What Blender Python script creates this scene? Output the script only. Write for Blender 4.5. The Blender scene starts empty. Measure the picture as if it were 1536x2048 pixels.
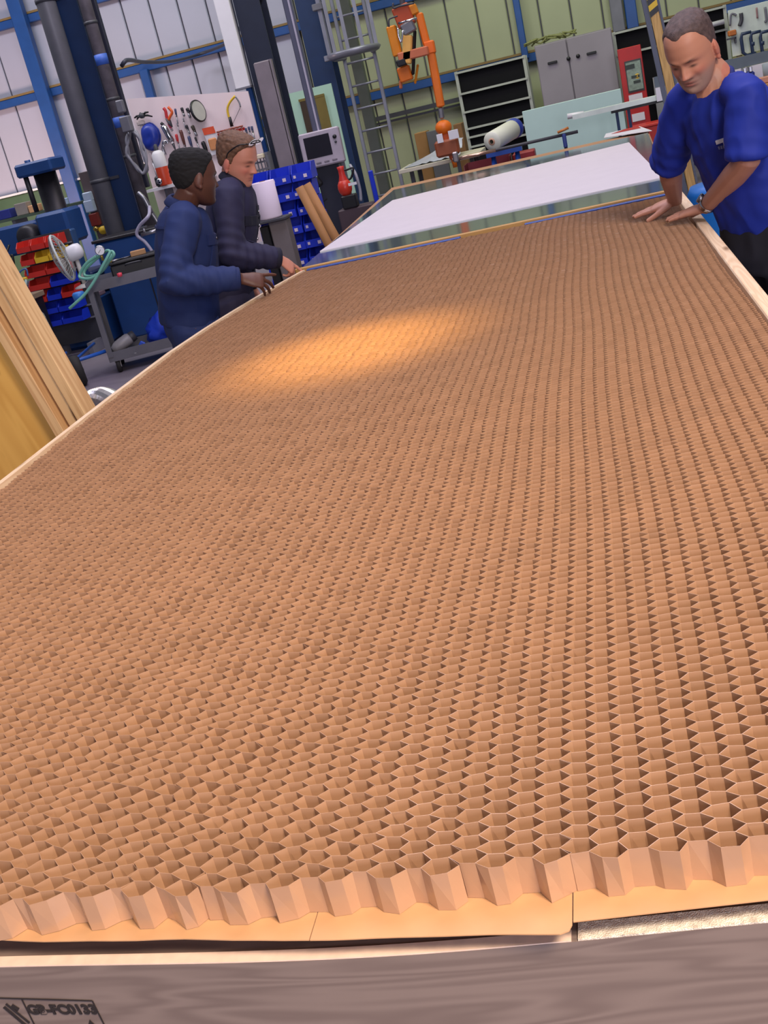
import bpy, bmesh, math, random
import numpy as np
from mathutils import Vector, Matrix, noise
V = Vector
random.seed(4)
SC = bpy.context.scene
COL = SC.collection
PI = math.pi

# ---------------------------------------------------------------- camera
cam_data = bpy.data.cameras.new('camera')
cam = bpy.data.objects.new('camera', cam_data)
COL.objects.link(cam)
cam_data.sensor_fit = 'VERTICAL'
cam_data.sensor_height = 36.0
cam_data.sensor_width = 27.0
cam_data.lens = 38.526
cam_data.clip_end = 200
RX = V((0.96173715, 0.16038568, -0.22212181))
UP = V((0.1490011, 0.37416716, 0.91531285))
FW = V((-0.22991375, 0.91338676, -0.33595281))
cm = Matrix(((RX.x, UP.x, -FW.x, 0), (RX.y, UP.y, -FW.y, 0), (RX.z, UP.z, -FW.z, 1.59), (0, 0, 0, 1)))
cam.matrix_world = cm
SC.camera = cam

# ---------------------------------------------------------------- light
SC.view_settings.view_transform = 'Standard'
SC.view_settings.look = 'None'
SC.view_settings.gamma = 1.0
SC.view_settings.use_curve_mapping = False
SC.view_settings.exposure = -0.06
world = bpy.data.worlds.new('hall_air')
SC.world = world
world.use_nodes = True
bg = world.node_tree.nodes['Background']
bg.inputs[0].default_value = (0.72, 0.74, 0.92, 1)
bg.inputs[1].default_value = 0.22


def area(name, loc, target, size, power, color, size_y=None, spread=PI):
    d = bpy.data.lights.new(name, 'AREA')
    d.energy = power
    d.color = color
    d.size = size
    d.spread = spread
    if size_y:
        d.shape = 'RECTANGLE'
        d.size_y = size_y
    o = bpy.data.objects.new(name, d)
    o.location = loc
    o.rotation_euler = (V(target) - V(loc)).to_track_quat('-Z', 'Y').to_euler()
    COL.objects.link(o)
    return o


# rows of hall lamps high above the floor
area('hall_lamp', (-0.4, 4.6, 7.0), (-0.4, 4.6, 0), 5.0, 310, (0.72, 0.74, 1.0), 4.0)
area('hall_lamp', (-0.6, 9.0, 7.0), (-0.6, 9.0, 0), 5.0, 230, (1.0, 0.84, 0.88), 4.0)
area('hall_lamp', (2.2, -1.5, 5.0), (-0.2, 1.0, 0.9), 1.4, 118, (1.0, 0.78, 0.57), 1.2, 1.45)
# added cool fill from behind the camera, standing for daylight out of view
area('daylight_fill', (3.2, -8.5, 3.2), (0.0, 1.5, 0.9), 4.0, 600, (0.88, 0.85, 1.0), 4.0)
area('wall_lamp', (-0.2, 12.8, 6.6), (-0.4, 16.5, 1.8), 5.0, 150, (0.88, 1.0, 0.62), 1.0)
area('wall_lamp', (-5.8, 11.0, 6.4), (-5.4, 15.2, 1.8), 4.5, 280, (0.94, 0.92, 1.0), 1.0)
area('wall_lamp', (-8.4, 13.8, 1.0), (-8.2, 16.5, 2.2), 2.0, 90, (1.0, 0.66, 0.54), 1.0)
sd = bpy.data.lights.new('sodium_lamp', 'SPOT')
sd.energy = 7500
sd.color = (1.0, 0.64, 0.16)
sd.spot_size = math.radians(9)
sd.spot_blend = 1.0
sd.shadow_soft_size = 0.15
so = bpy.data.objects.new('sodium_lamp', sd)
so.location = (-1.0, 1.2, 6.6)
so.rotation_euler = (V((-0.80, 3.2, 0.95)) - V(so.location)).to_track_quat('-Z', 'Y').to_euler()
COL.objects.link(so)

# ---------------------------------------------------------------- materials
MATS = {}


def lin(c):
    return tuple((x / 12.92 if x <= 0.04045 else ((x + 0.055) / 1.055) ** 2.4) for x in [v / 255 for v in c])


def M(name, rgb=(128, 128, 128), rough=0.6, metal=0.0, var=0.10, scale=6.0, bump=0.0, spec=0.5, emit=0.0, alpha=1.0, trans=0.0, attr=None, coat=0.0):
    if name in MATS:
        return MATS[name]
    m = bpy.data.materials.new(name)
    m.use_nodes = True
    nt = m.node_tree
    b = nt.nodes['Principled BSDF']
    c = lin(rgb)
    b.inputs['Roughness'].default_value = rough
    b.inputs['Metallic'].default_value = metal
    b.inputs['Specular IOR Level'].default_value = spec
    b.inputs['Coat Weight'].default_value = coat
    b.inputs['Coat Roughness'].default_value = .12
    if trans:
        b.inputs['Transmission Weight'].default_value = trans
    if attr:
        a = nt.nodes.new('ShaderNodeVertexColor')
        a.layer_name = attr
        nt.links.new(a.outputs[0], b.inputs['Base Color'])
    else:
        tc = nt.nodes.new('ShaderNodeTexCoord')
        n = nt.nodes.new('ShaderNodeTexNoise')
        n.inputs['Scale'].default_value = scale
        n.inputs['Detail'].default_value = 4
        nt.links.new(tc.outputs['Object'], n.inputs['Vector'])
        r = nt.nodes.new('ShaderNodeValToRGB')
        r.color_ramp.elements[0].position = 0.3
        r.color_ramp.elements[1].position = 0.7
        r.color_ramp.elements[0].color = tuple(x * (1 - var) for x in c) + (1,)
        r.color_ramp.elements[1].color = tuple(min(1, x * (1 + var)) for x in c) + (1,)
        nt.links.new(n.outputs['Fac'], r.inputs[0])
        nt.links.new(r.outputs[0], b.inputs['Base Color'])
        if bump:
            bp = nt.nodes.new('ShaderNodeBump')
            bp.inputs['Strength'].default_value = bump
            bp.inputs['Distance'].default_value = 0.01
            n2 = nt.nodes.new('ShaderNodeTexNoise')
            n2.inputs['Scale'].default_value = scale * 6
            nt.links.new(tc.outputs['Object'], n2.inputs['Vector'])
            nt.links.new(n2.outputs['Fac'], bp.inputs['Height'])
            nt.links.new(bp.outputs[0], b.inputs['Normal'])
    if emit:
        b.inputs['Emission Color'].default_value = c + (1,)
        b.inputs['Emission Strength'].default_value = emit
    MATS[name] = m
    return m


def paper(name, rgb, rough=.38, thru=.35):
    """thin kraft paper: glossy-sized face that also lets some light through"""
    m = M(name, rgb, rough, var=.05, scale=14, spec=.8, coat=.6)
    nt = m.node_tree
    b = nt.nodes['Principled BSDF']
    out = nt.nodes['Material Output']
    t = nt.nodes.new('ShaderNodeBsdfTranslucent')
    src = b.inputs['Base Color'].links[0].from_socket
    nt.links.new(src, t.inputs['Color'])
    mx = nt.nodes.new('ShaderNodeMixShader')
    mx.inputs[0].default_value = thru
    nt.links.new(b.outputs[0], mx.inputs[1])
    nt.links.new(t.outputs[0], mx.inputs[2])
    nt.links.new(mx.outputs[0], out.inputs['Surface'])
    return m


def wood(name, rgb, dark, axis=0, rough=0.6, ring=9.0, stretch=14.0):
    """sawn softwood: grain stretched along one object axis, with a few knots"""
    if name in MATS:
        return MATS[name]
    m = bpy.data.materials.new(name)
    m.use_nodes = True
    nt = m.node_tree
    b = nt.nodes['Principled BSDF']
    b.inputs['Roughness'].default_value = rough
    tc = nt.nodes.new('ShaderNodeTexCoord')
    mp = nt.nodes.new('ShaderNodeMapping')
    s = [stretch] * 3
    s[axis] = stretch * 0.06
    mp.inputs['Scale'].default_value = s
    nt.links.new(tc.outputs['Object'], mp.inputs[0])
    n = nt.nodes.new('ShaderNodeTexNoise')
    n.inputs['Scale'].default_value = 1.6
    n.inputs['Detail'].default_value = 2
    n.inputs['Distortion'].default_value = 0.4
    nt.links.new(mp.outputs[0], n.inputs['Vector'])
    mt = nt.nodes.new('ShaderNodeMath')
    mt.operation = 'MULTIPLY'
    mt.inputs[1].default_value = ring
    nt.links.new(n.outputs['Fac'], mt.inputs[0])
    sn = nt.nodes.new('ShaderNodeMath')
    sn.operation = 'SINE'
    mt2 = nt.nodes.new('ShaderNodeMath')
    mt2.operation = 'MULTIPLY'
    mt2.inputs[1].default_value = 6.28
    nt.links.new(mt.outputs[0], mt2.inputs[0])
    nt.links.new(mt2.outputs[0], sn.inputs[0])
    r = nt.nodes.new('ShaderNodeMapRange')
    r.inputs[1].default_value = -1
    r.inputs[2].default_value = 1
    nt.links.new(sn.outputs[0], r.inputs[0])
    v = nt.nodes.new('ShaderNodeTexVoronoi')
    v.inputs['Scale'].default_value = 1.0
    mp2 = nt.nodes.new('ShaderNodeMapping')
    s2 = [9.0] * 3
    s2[axis] = 2.2
    mp2.inputs['Scale'].default_value = s2
    nt.links.new(tc.outputs['Object'], mp2.inputs[0])
    nt.links.new(mp2.outputs[0], v.inputs['Vector'])
    kr = nt.nodes.new('ShaderNodeValToRGB')
    kr.color_ramp.elements[0].position = 0.05
    kr.color_ramp.elements[0].color = (1, 1, 1, 1)
    kr.color_ramp.elements[1].position = 0.13
    kr.color_ramp.elements[1].color = (0, 0, 0, 1)
    nt.links.new(v.outputs['Distance'], kr.inputs[0])
    mx = nt.nodes.new('ShaderNodeMix')
    mx.data_type = 'RGBA'
    c1, c2 = lin(rgb), lin(dark)
    mx.inputs[6].default_value = c1 + (1,)
    mx.inputs[7].default_value = tuple(0.55 * a + 0.45 * d for a, d in zip(c1, c2)) + (1,)
    nt.links.new(r.outputs[0], mx.inputs[0])
    mk = nt.nodes.new('ShaderNodeMix')
    mk.data_type = 'RGBA'
    mk.inputs[7].default_value = tuple(x * 0.5 for x in c2) + (1,)
    nt.links.new(kr.outputs[0], mk.inputs[0])
    nt.links.new(mx.outputs[2], mk.inputs[6])
    nt.links.new(mk.outputs[2], b.inputs['Base Color'])
    MATS[name] = m
    return m


# ---------------------------------------------------------------- mesh builder
class MB:
    def __init__(s):
        s.v, s.f, s.m, s.sm = [], [], [], []

    def add(s, vs, fs, mi=0, smooth=False):
        o = len(s.v)
        s.v += [V(p) for p in vs]
        for f in fs:
            s.f.append([o + i for i in f])
            s.m.append(mi)
            s.sm.append(smooth)
        return s

    def box(s, c, d, R=None, ch=0.0, mi=0):
        c = V(c)
        hx, hy, hz = [x / 2 for x in d]
        ch = min(ch, hx * .9, hy * .9, hz * .9)
        vs, fs = [], []
        if ch <= 0:
            vs = [V((x, y, z)) for x in (-hx, hx) for y in (-hy, hy) for z in (-hz, hz)]
            fs = [(0, 1, 3, 2), (4, 6, 7, 5), (0, 4, 5, 1), (2, 3, 7, 6), (0, 2, 6, 4), (1, 5, 7, 3)]
        else:
            # octagonal-edged box: three quads groups + corner triangles
            idx = {}
            for ax in range(3):
                for sx in (-1, 1):
                    for sy in (-1, 1):
                        for sz in (-1, 1):
                            q = V((sx * (hx - ch), sy * (hy - ch), sz * (hz - ch)))
                            q[ax] = (sx, sy, sz)[ax] * (hx, hy, hz)[ax]
                            idx[(ax, sx, sy, sz)] = len(vs)
                            vs.append(q)
            S = (-1, 1)
            for a in S:
                fs.append([idx[(0, a, -1, -1)], idx[(0, a, 1, -1)], idx[(0, a, 1, 1)], idx[(0, a, -1, 1)]][::a])
                fs.append([idx[(1, -1, a, -1)], idx[(1, -1, a, 1)], idx[(1, 1, a, 1)], idx[(1, 1, a, -1)]][::a])
                fs.append([idx[(2, -1, -1, a)], idx[(2, 1, -1, a)], idx[(2, 1, 1, a)], idx[(2, -1, 1, a)]][::a])
                for b2 in S:
                    fs.append([idx[(0, a, b2, -1)], idx[(0, a, b2, 1)], idx[(1, a, b2, 1)], idx[(1, a, b2, -1)]][::a * b2])
                    fs.append([idx[(1, -1, a, b2)], idx[(1, 1, a, b2)], idx[(2, 1, a, b2)], idx[(2, -1, a, b2)]][::-a * b2])
                    fs.append([idx[(0, a, -1, b2)], idx[(0, a, 1, b2)], idx[(2, a, 1, b2)], idx[(2, a, -1, b2)]][::a * b2])
                    for c2 in S:
                        fs.append([idx[(0, a, b2, c2)], idx[(1, a, b2, c2)], idx[(2, a, b2, c2)]][::a * b2 * c2])
        if R is not None:
            vs = [R @ q for q in vs]
        return s.add([c + q for q in vs], fs, mi)

    def tube(s, pts, r, n=8, mi=0, caps=True, smooth=True, flat=1.0, closed=False):
        pts = [V(p) for p in pts]
        k = len(pts)
        rs = r if isinstance(r, (list, tuple)) else [r] * k
        vs, fs = [], []
        nrm = None
        for i, p in enumerate(pts):
            if closed:
                t = pts[(i + 1) % k] - pts[i - 1]
            else:
                t = pts[min(i + 1, k - 1)] - pts[max(i - 1, 0)]
            t = t.normalized() if t.length > 1e-9 else V((0, 0, 1))
            if nrm is None:
                nrm = t.orthogonal().normalized()
            nrm = (nrm - t * nrm.dot(t))
            nrm = nrm.normalized() if nrm.length > 1e-6 else t.orthogonal().normalized()
            bn = t.cross(nrm)
            for j in range(n):
                a = 2 * PI * j / n
                vs.append(p + (nrm * math.cos(a) + bn * math.sin(a) * flat) * rs[i])
        for i in range(k if closed else k - 1):
            i2 = (i + 1) % k
            for j in range(n):
                j2 = (j + 1) % n
                fs.append((i * n + j, i * n + j2, i2 * n + j2, i2 * n + j))
        s.add(vs, fs, mi, smooth)
        if caps and not closed:
            o = len(s.v) - k * n
            s.f += [[o + j for j in range(n)][::-1], [o + (k - 1) * n + j for j in range(n)]]
            s.m += [mi, mi]
            s.sm += [False, False]
        return s

    def cyl(s, a, b, r, r2=None, n=14, mi=0):
        return s.tube([a, b], [r, r if r2 is None else r2], n, mi)

    def lathe(s, o, axis, prof, n=20, mi=0, smooth=True):
        """prof: (radius, height) pairs along the axis from o"""
        axis = V(axis).normalized()
        u = axis.orthogonal().normalized()
        w = axis.cross(u)
        o = V(o)
        vs, fs = [], []
        for r, h in prof:
            for j in range(n):
                a = 2 * PI * j / n
                vs.append(o + axis * h + (u * math.cos(a) + w * math.sin(a)) * max(r, 1e-5))
        for i in range(len(prof) - 1):
            for j in range(n):
                j2 = (j + 1) % n
                fs.append((i * n + j, i * n + j2, (i + 1) * n + j2, (i + 1) * n + j))
        return s.add(vs, fs, mi, smooth)

    def prism(s, pts, d, mi=0):
        """planar outline (3d points) extruded by vector d"""
        pts = [V(p) for p in pts]
        d = V(d)
        k = len(pts)
        fs = [list(range(k)), [k + i for i in range(k)][::-1]]
        fs += [(i, i + k, (i + 1) % k + k, (i + 1) % k) for i in range(k)]
        return s.add(pts + [p + d for p in pts], fs, mi)

    def ball(s, c, r, n=14, mi=0, R=None):
        c = V(c)
        r = (r, r, r) if not hasattr(r, '__len__') else r
        vs, fs = [], []
        k = max(4, n // 2)
        for i in range(k + 1):
            th = PI * i / k
            for j in range(n):
                a = 2 * PI * j / n
                q = V((r[0] * math.sin(th) * math.cos(a), r[1] * math.sin(th) * math.sin(a), r[2] * math.cos(th)))
                vs.append(c + (R @ q if R is not None else q))
        for i in range(k):
            for j in range(n):
                j2 = (j + 1) % n
                fs.append((i * n + j, (i + 1) * n + j, (i + 1) * n + j2, i * n + j2))
        return s.add(vs, fs, mi, True)

    def bounds(s):
        lo = V([min(p[i] for p in s.v) for i in range(3)])
        hi = V([max(p[i] for p in s.v) for i in range(3)])
        return lo, hi


ORG = {}


def mesh_from(name, mb, mats, org):
    me = bpy.data.meshes.new(name)
    me.from_pydata([(p - org)[:] for p in mb.v], [], mb.f)
    mats = mats if isinstance(mats, (list, tuple)) else [mats]
    for m in mats:
        me.materials.append(m)
    me.polygons.foreach_set('material_index', mb.m)
    me.polygons.foreach_set('use_smooth', mb.sm)
    me.update()
    return me


def tag(o, label=None, cat=None, group=None, kind=None):
    for k, v in (('label', label), ('category', cat), ('group', group), ('kind', kind)):
        if v:
            o[k] = v
    return o


def thing(name, label, cat, loc, group=None, rot=None):
    o = bpy.data.objects.new(name, None)
    o.empty_display_size = 0.1
    COL.objects.link(o)
    o.location = loc
    ORG[o.name] = V(loc)
    if rot is not None:
        o.rotation_euler = rot
        ORG[o.name] = V((0, 0, 0))        # parts of a turned thing are given in its own frame
    return tag(o, label, cat, group)


def part(name, mb, mats, parent, label=None, kind=None):
    org = ORG[parent.name]
    o = bpy.data.objects.new(name, mesh_from(name, mb, mats, org))
    COL.objects.link(o)
    o.parent = parent
    ORG[o.name] = org
    return tag(o, label, None, None, kind)


def solo(name, mb, mats, label, cat, group=None, kind=None):
    lo, hi = mb.bounds()
    org = V(((lo.x + hi.x) / 2, (lo.y + hi.y) / 2, lo.z))
    o = bpy.data.objects.new(name, mesh_from(name, mb, mats, org))
    COL.objects.link(o)
    o.location = org
    ORG[o.name] = org
    return tag(o, label, cat, group, kind)


def struct(name, mb, mats, label=None):
    o = solo(name, mb, mats, label, None, None, 'structure')
    return o


def dup(root, loc, label=None, group=None, rotz=None):
    r = root.copy()
    COL.objects.link(r)
    r.location = loc
    if rotz is not None:
        r.rotation_euler = (0, 0, rotz)
    if label:
        r['label'] = label
    if group:
        r['group'] = group
    for ch in list(root.children):
        c = ch.copy()
        COL.objects.link(c)
        c.parent = r
        for g in list(ch.children):
            e = g.copy()
            COL.objects.link(e)
            e.parent = c
    return r


def rotz(a):
    return Matrix.Rotation(a, 3, 'Z')


def basis(x, z):
    """rotation whose columns are x, z cross x, z"""
    z = V(z).normalized()
    x = V(x)
    x = (x - z * x.dot(z)).normalized()
    y = z.cross(x)
    return Matrix((x, y, z)).transposed()


def lerp(a, b, t):
    return V(a) * (1 - t) + V(b) * t


def bez(pts, n=16):
    """Catmull-Rom curve through points"""
    p = [V(q) for q in pts]
    p = [p[0] * 2 - p[1]] + p + [p[-1] * 2 - p[-2]]
    out = []
    for i in range(1, len(p) - 2):
        for k in range(n):
            t = k / n
            a, b, c, d = p[i - 1], p[i], p[i + 1], p[i + 2]
            out.append(0.5 * ((2 * b) + (c - a) * t + (2 * a - 5 * b + 4 * c - d) * t * t + (3 * b - a - 3 * c + d) * t ** 3))
    out.append(p[-2])
    return out


def text(body, size, mat, o, right, up, parent, name='lettering', shear=0.0, bold=0.0, extr=0.0004):
    cu = bpy.data.curves.new('lettering', 'FONT')
    cu.body = body
    cu.size = size
    cu.extrude = extr
    cu.shear = shear
    cu.offset = bold
    t = bpy.data.objects.new('lettering', cu)
    COL.objects.link(t)
    dg = bpy.context.evaluated_depsgraph_get()
    dg.update()
    me = bpy.data.meshes.new_from_object(t.evaluated_get(dg))
    bpy.data.objects.remove(t)
    r = V(right).normalized()
    u = V(up).normalized()
    nn = r.cross(u)
    R = Matrix((r, u, nn)).transposed()
    org = ORG[parent.name]
    for v in me.vertices:
        v.co = R @ v.co + V(o) - org
    me.materials.clear()
    me.materials.append(mat)
    ob = bpy.data.objects.new(name, me)
    COL.objects.link(ob)
    ob.parent = parent
    ORG[ob.name] = org
    return ob


# common materials
m_conc = M('floor_paint', (128, 120, 130), 0.35, var=.12, scale=2)
m_clad = M('cladding_white', (172, 174, 190), 0.55, var=.05, scale=1.2, bump=.03)
m_seam = M('seam_grey', (96, 96, 104), 0.6)  # flat grey of the backing board seen in the panel joints
m_blue = M('girder_blue', (28, 74, 138), 0.45)
m_navy = M('column_navy', (14, 42, 82), 0.5)
m_grey = M('painted_grey', (110, 110, 118), 0.5)
m_dgrey = M('dark_grey_metal', (62, 62, 68), 0.5)
m_black = M('black_plastic', (18, 18, 22), 0.45)
m_steel = M('bare_steel', (150, 150, 155), 0.3, 0.9)
m_chrome = M('chrome', (200, 200, 205), 0.12, 1.0)
m_green = M('dado_green', (62, 92, 66), 0.6)
m_orange = M('lifter_orange', (226, 112, 16), 0.45)
m_red = M('fire_red', (178, 28, 24), 0.45)
m_white = M('white_paint', (222, 220, 222), 0.5, var=.03)
m_card = M('cardboard', (150, 112, 60), 0.8)
m_bluebin = M('bin_blue', (20, 50, 190), 0.4, var=.06)
m_redbin = M('bin_red', (196, 44, 34), 0.45)
m_yellow = M('yellow_paint', (220, 180, 40), 0.5)
m_rubber = M('tyre_rubber', (34, 32, 32), 0.75)

# ================================================================ setting
fl = struct('floor', MB().box((-3.5, 6.4, -0.05), (17, 20.4, 0.1)), m_conc, 'grey-lilac painted concrete workshop floor')
wall = struct('wall_back', MB().box((-3.5, 16.66, 3.6), (17, 0.1, 7.2)), m_seam, 'pale ribbed cladding wall at the back of the hall')
pm = m_right = None
for i in range(40):
    x = -11.8 + 0.415 * i
    if pm is None:
        b = MB().box((x, 16.585, 3.6), (0.395, 0.05, 7.2), ch=0.012)
        p0 = part('panel', b, m_clad, wall)
        pm = p0
    else:
        c = pm.copy()
        COL.objects.link(c)
        c.location = (0.415 * i, 0, 0)
        c.parent = wall
        if x > -3.6:
            if not m_right:
                c.data = c.data.copy()
                c.data.materials[0] = M('cladding_cream_green', (160, 166, 132), 0.55, var=.07, scale=1.2, bump=.03)
                m_right = c.data
            c.data = m_right
b = MB()
struct('trim_1', b.box((-9.2, 16.47, 0.82), (5.6, 0.1, 1.64), ch=.01).box((-9.2, 16.46, 1.66), (5.6, 0.14, 0.03), mi=1), [m_green, m_white], 'green dado along the foot of the back wall')
n = 2
m_ochre = M('ochre_edge', (128, 104, 60), .7)
for x0, x1, z in ((-4.6, 4.9, 1.80), (-11.9, 4.9, 2.93), (-11.9, 4.9, 3.96), (-11.9, 4.9, 5.0)):
    b = MB().box(((x0 + x1) / 2, 16.49, z), (x1 - x0, 0.09, 0.11), ch=.008)
    b.box(((x0 + x1) / 2, 16.50, z + .075), (x1 - x0, 0.10, 0.03), mi=1)
    struct('trim_%d' % n, b, [m_blue, m_ochre], 'blue horizontal sheeting rail on the back wall')
    n += 1
b = MB().box((-1.9, 16.44, 1.49), (2.2, .07, .06)).box((-1.9, 16.46, 1.42), (2.2, .03, .03))
struct('trim_%d' % n, b, m_dgrey, 'grey cable tray low on the back wall')
n += 1


def ibeam(x, y, w, d, h, mat, name, label, z0=0.0, mi=0, b=None):
    b = b or MB()
    t = .022
    b.box((x, y - d / 2, z0 + h / 2), (w, t, h))
    b.box((x, y + d / 2, z0 + h / 2), (w, t, h))
    b.box((x, y, z0 + h / 2), (t, d, h))
    return b


# columns (part of the building)
q = V((-7.675, 16.300, 3.196))
struct('trim_%d' % n, MB().box((q.x, 16.36, 3.5), (.2, .14, 7.0), ch=.01), m_blue, 'slim bright blue wall post at far left'); n += 1
q = V((-6.063, 16.350, 2.757))
struct('trim_%d' % n, MB().box((q.x, 16.40, 2.2), (.13, .10, 1.4), ch=.01), m_blue, 'short blue post below the rail above the pegboard'); n += 1
q = V((-0.661, 16.400, 2.235))
struct('trim_%d' % n, MB().box((q.x, 16.42, 4.4), (.09, .10, 5.2), ch=.01), m_blue, 'thin blue wall post above the black racks'); n += 1
q = V((0.619, 16.300, 1.993))
struct('trim_%d' % n, MB().box((q.x, 16.36, 3.6), (.16, .14, 7.0), ch=.01), m_grey, 'grey wall post left of the fire point'); n += 1
q = V((0.801, 16.300, 2.074))
struct('trim_%d' % n, MB().box((q.x, 16.36, 3.6), (.15, .10, 7.0), ch=.01), m_blue, 'blue wall post above the fire point'); n += 1
# big left column
q = V((-4.849, 11.500, 2.346))
struct('trim_%d' % n, ibeam(q.x, q.y, .36, .34, 7.0, m_navy, '', ''), m_navy, 'big navy steel column at left'); n += 1
# middle column: navy above, grey casing below
q = V((-3.360, 12.900, 2.345))
b = ibeam(q.x, q.y, .29, .3, 7.0, None, '', '')
zc0 = (-3.272, 12.700, 2.378)[2]
struct('trim_30', MB().box((q.x + .035, 12.68, zc0 / 2), (.20, .10, zc0), ch=.012).box((q.x + .13, 12.66, zc0 / 2), (.03, .06, zc0)), M('casing_grey', (128, 118, 124), .5), 'grey casing on the lower part of the slate column')
struct('trim_%d' % n, b, M('column_slate', (26, 33, 52), .5), 'dark slate steel column right of the pegboard'); n += 1
q2 = V((-3.617, 12.900, 1.944))
struct('trim_%d' % n, MB().box((q2.x, 12.95, 3.5), (.075, .1, 7.0), ch=.01), m_blue, 'blue post at the right edge of the pegboard'); n += 1
# navy column behind the ladder, grey stanchion
q = V((-3.211, 15.300, 2.495))
struct('trim_%d' % n, ibeam(q.x, q.y, .31, .34, 7.0, m_navy, '', ''), m_navy, 'navy steel column left of the ladder'); n += 1
q = V((-2.894, 16.000, 1.771))
struct('trim_%d' % n, MB().box((q.x, 16.0, 3.5), (.15, .15, 7.0), ch=.012), M('stanchion_grey', (92, 96, 92), .5), 'grey square post behind the ladder'); n += 1

# pipes on the big left column
gp = M('duct_grey', (112, 112, 118), .45, .2)
pq = V((-4.958, 11.250, 2.378))
b = MB().cyl((pq.x, pq.y, 0), (pq.x, pq.y, 7), .098, n=20)
pipe = thing('drain_pipe', 'thick grey vertical pipe in front of the big navy column', 'pipe', (pq.x, pq.y, 0))
part('pipe_run', b, gp, pipe)
for z in (1.55, 3.3):
    part('pipe_clip', MB().cyl((pq.x, pq.y, z), (pq.x, pq.y, z + .04), .104, n=20).box((pq.x + .12, pq.y + .08, z + .02), (.14, .05, .03)), m_dgrey, pipe)
pq = V((-4.541, 11.200, 2.285))
cond = thing('conduit_pipe', 'worn grey-brown conduit pipe with blue tape on the navy column', 'pipe', (pq.x, pq.y, 0))
part('pipe_run', MB().cyl((pq.x, pq.y, .9), (pq.x, pq.y, 7), .062, n=16), M('worn_pipe', (104, 98, 104), .55, .1, var=.3, scale=9), cond)
for z in (2.02, 2.62):
    part('tape_band', MB().cyl((pq.x, pq.y, z), (pq.x, pq.y, z + .1), .065, n=16), M('blue_tape', (60, 100, 190), .5), cond)
for z in (1.72, 2.28, 3.0):
    part('pipe_clip', MB().cyl((pq.x, pq.y, z), (pq.x, pq.y, z + .03), .068, n=16), m_dgrey, cond)
pq = V((-4.498, 11.300, 2.273))
solo('cable_trunking', MB().box((pq.x, pq.y, 4.2), (.065, .06, 5.6), ch=.008), M('trunking_dark', (34, 36, 52), .5), 'dark square cable trunking beside the worn conduit', 'trunking')

# ================================================================ honeycomb bench
m_kraft = M('kraft_paper', (196, 152, 112), 0.50, var=.06, scale=20, spec=.35)
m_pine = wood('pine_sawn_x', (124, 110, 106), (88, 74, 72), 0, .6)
m_piney = wood('pine_planed_y', (244, 216, 180), (214, 170, 124), 1, .5)
m_pinez = wood('pine_stud_z', (224, 186, 132), (170, 118, 66), 2, .55)
m_ply = wood('ply_golden', (238, 186, 96), (206, 146, 62), 2, .55, ring=5, stretch=5)
m_board = M('chipboard', (176, 140, 100), .7, var=.15, scale=40)

XL = [(0.6, -1.50), (1.6, -1.515), (2.4, -1.548), (3.1, -1.583), (3.75, -1.600), (4.2, -1.585), (4.6, -1.552), (5.0, -1.510), (5.34, -1.462)]


def xl(y):
    return np.interp(y, [a for a, _ in XL], [b for _, b in XL])


bench = thing('assembly_bench', 'long timber framed bench carrying the honeycomb panel', 'bench', (-.6, 3.0, 0))
fy = .774


def beam_y(x):
    return .764 + .024 * (1 - np.exp(-((x + .3) / .38) ** 2))


def strip_along(xs, y_off, depth, z0, z1):
    """bar that follows the slightly bowed front of the beam"""
    b = MB()
    vs, fs = [], []
    for x in xs:
        y = float(beam_y(x)) + y_off
        vs += [(x, y, z0), (x, y + depth, z0), (x, y + depth, z1), (x, y, z1)]
    for i in range(len(xs) - 1):
        for j in range(4):
            fs.append((i * 4 + j, i * 4 + 4 + j, i * 4 + 4 + (j + 1) % 4, i * 4 + (j + 1) % 4))
    e = 4 * (len(xs) - 1)
    fs += [(0, 1, 2, 3), (e + 3, e + 2, e + 1, e)]
    return b.add(vs, fs)


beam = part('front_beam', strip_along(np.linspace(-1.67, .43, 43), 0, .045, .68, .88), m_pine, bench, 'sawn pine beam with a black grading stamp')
part('bench_top', MB().box((-.60, 3.06, .898), (1.84, 4.42, .018)), m_board, bench)
part('cross_beam', MB().box((-.60, 5.36, .82), (2.0, .045, .12)), m_pine, bench)
for x in (-1.45, .25):
    for y in (.95, 3.1, 5.2):
        part('leg', MB().box((x, y, .40), (.07, .07, .80), ch=.004), m_pinez, bench)
    part('side_rail_beam', MB().box((x, 3.07, .84), (.045, 4.5, .095), ch=.003), m_piney, bench)
part('right_rail', MB().box((.356, 3.07, .905), (.038, 4.62, .095), ch=.003), m_piney, bench)
# left rail follows the slightly bowed edge of the panel
ys = np.linspace(.8, 5.34, 24)
b = MB()
vs, fs = [], []
for y in ys:
    x = float(xl(y))
    vs += [(x, y, .925), (x + .017, y, .925), (x + .017, y, .952), (x, y, .952)]
for i in range(len(ys) - 1):
    for j in range(4):
        fs.append((i * 4 + j, i * 4 + (j + 1) % 4, i * 4 + 4 + (j + 1) % 4, i * 4 + 4 + j))
fs += [(0, 1, 2, 3), tuple(4 * (len(ys) - 1) + k for k in (3, 2, 1, 0))]
b.add(vs, fs)
part('left_rail', b, m_piney, bench)
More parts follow.
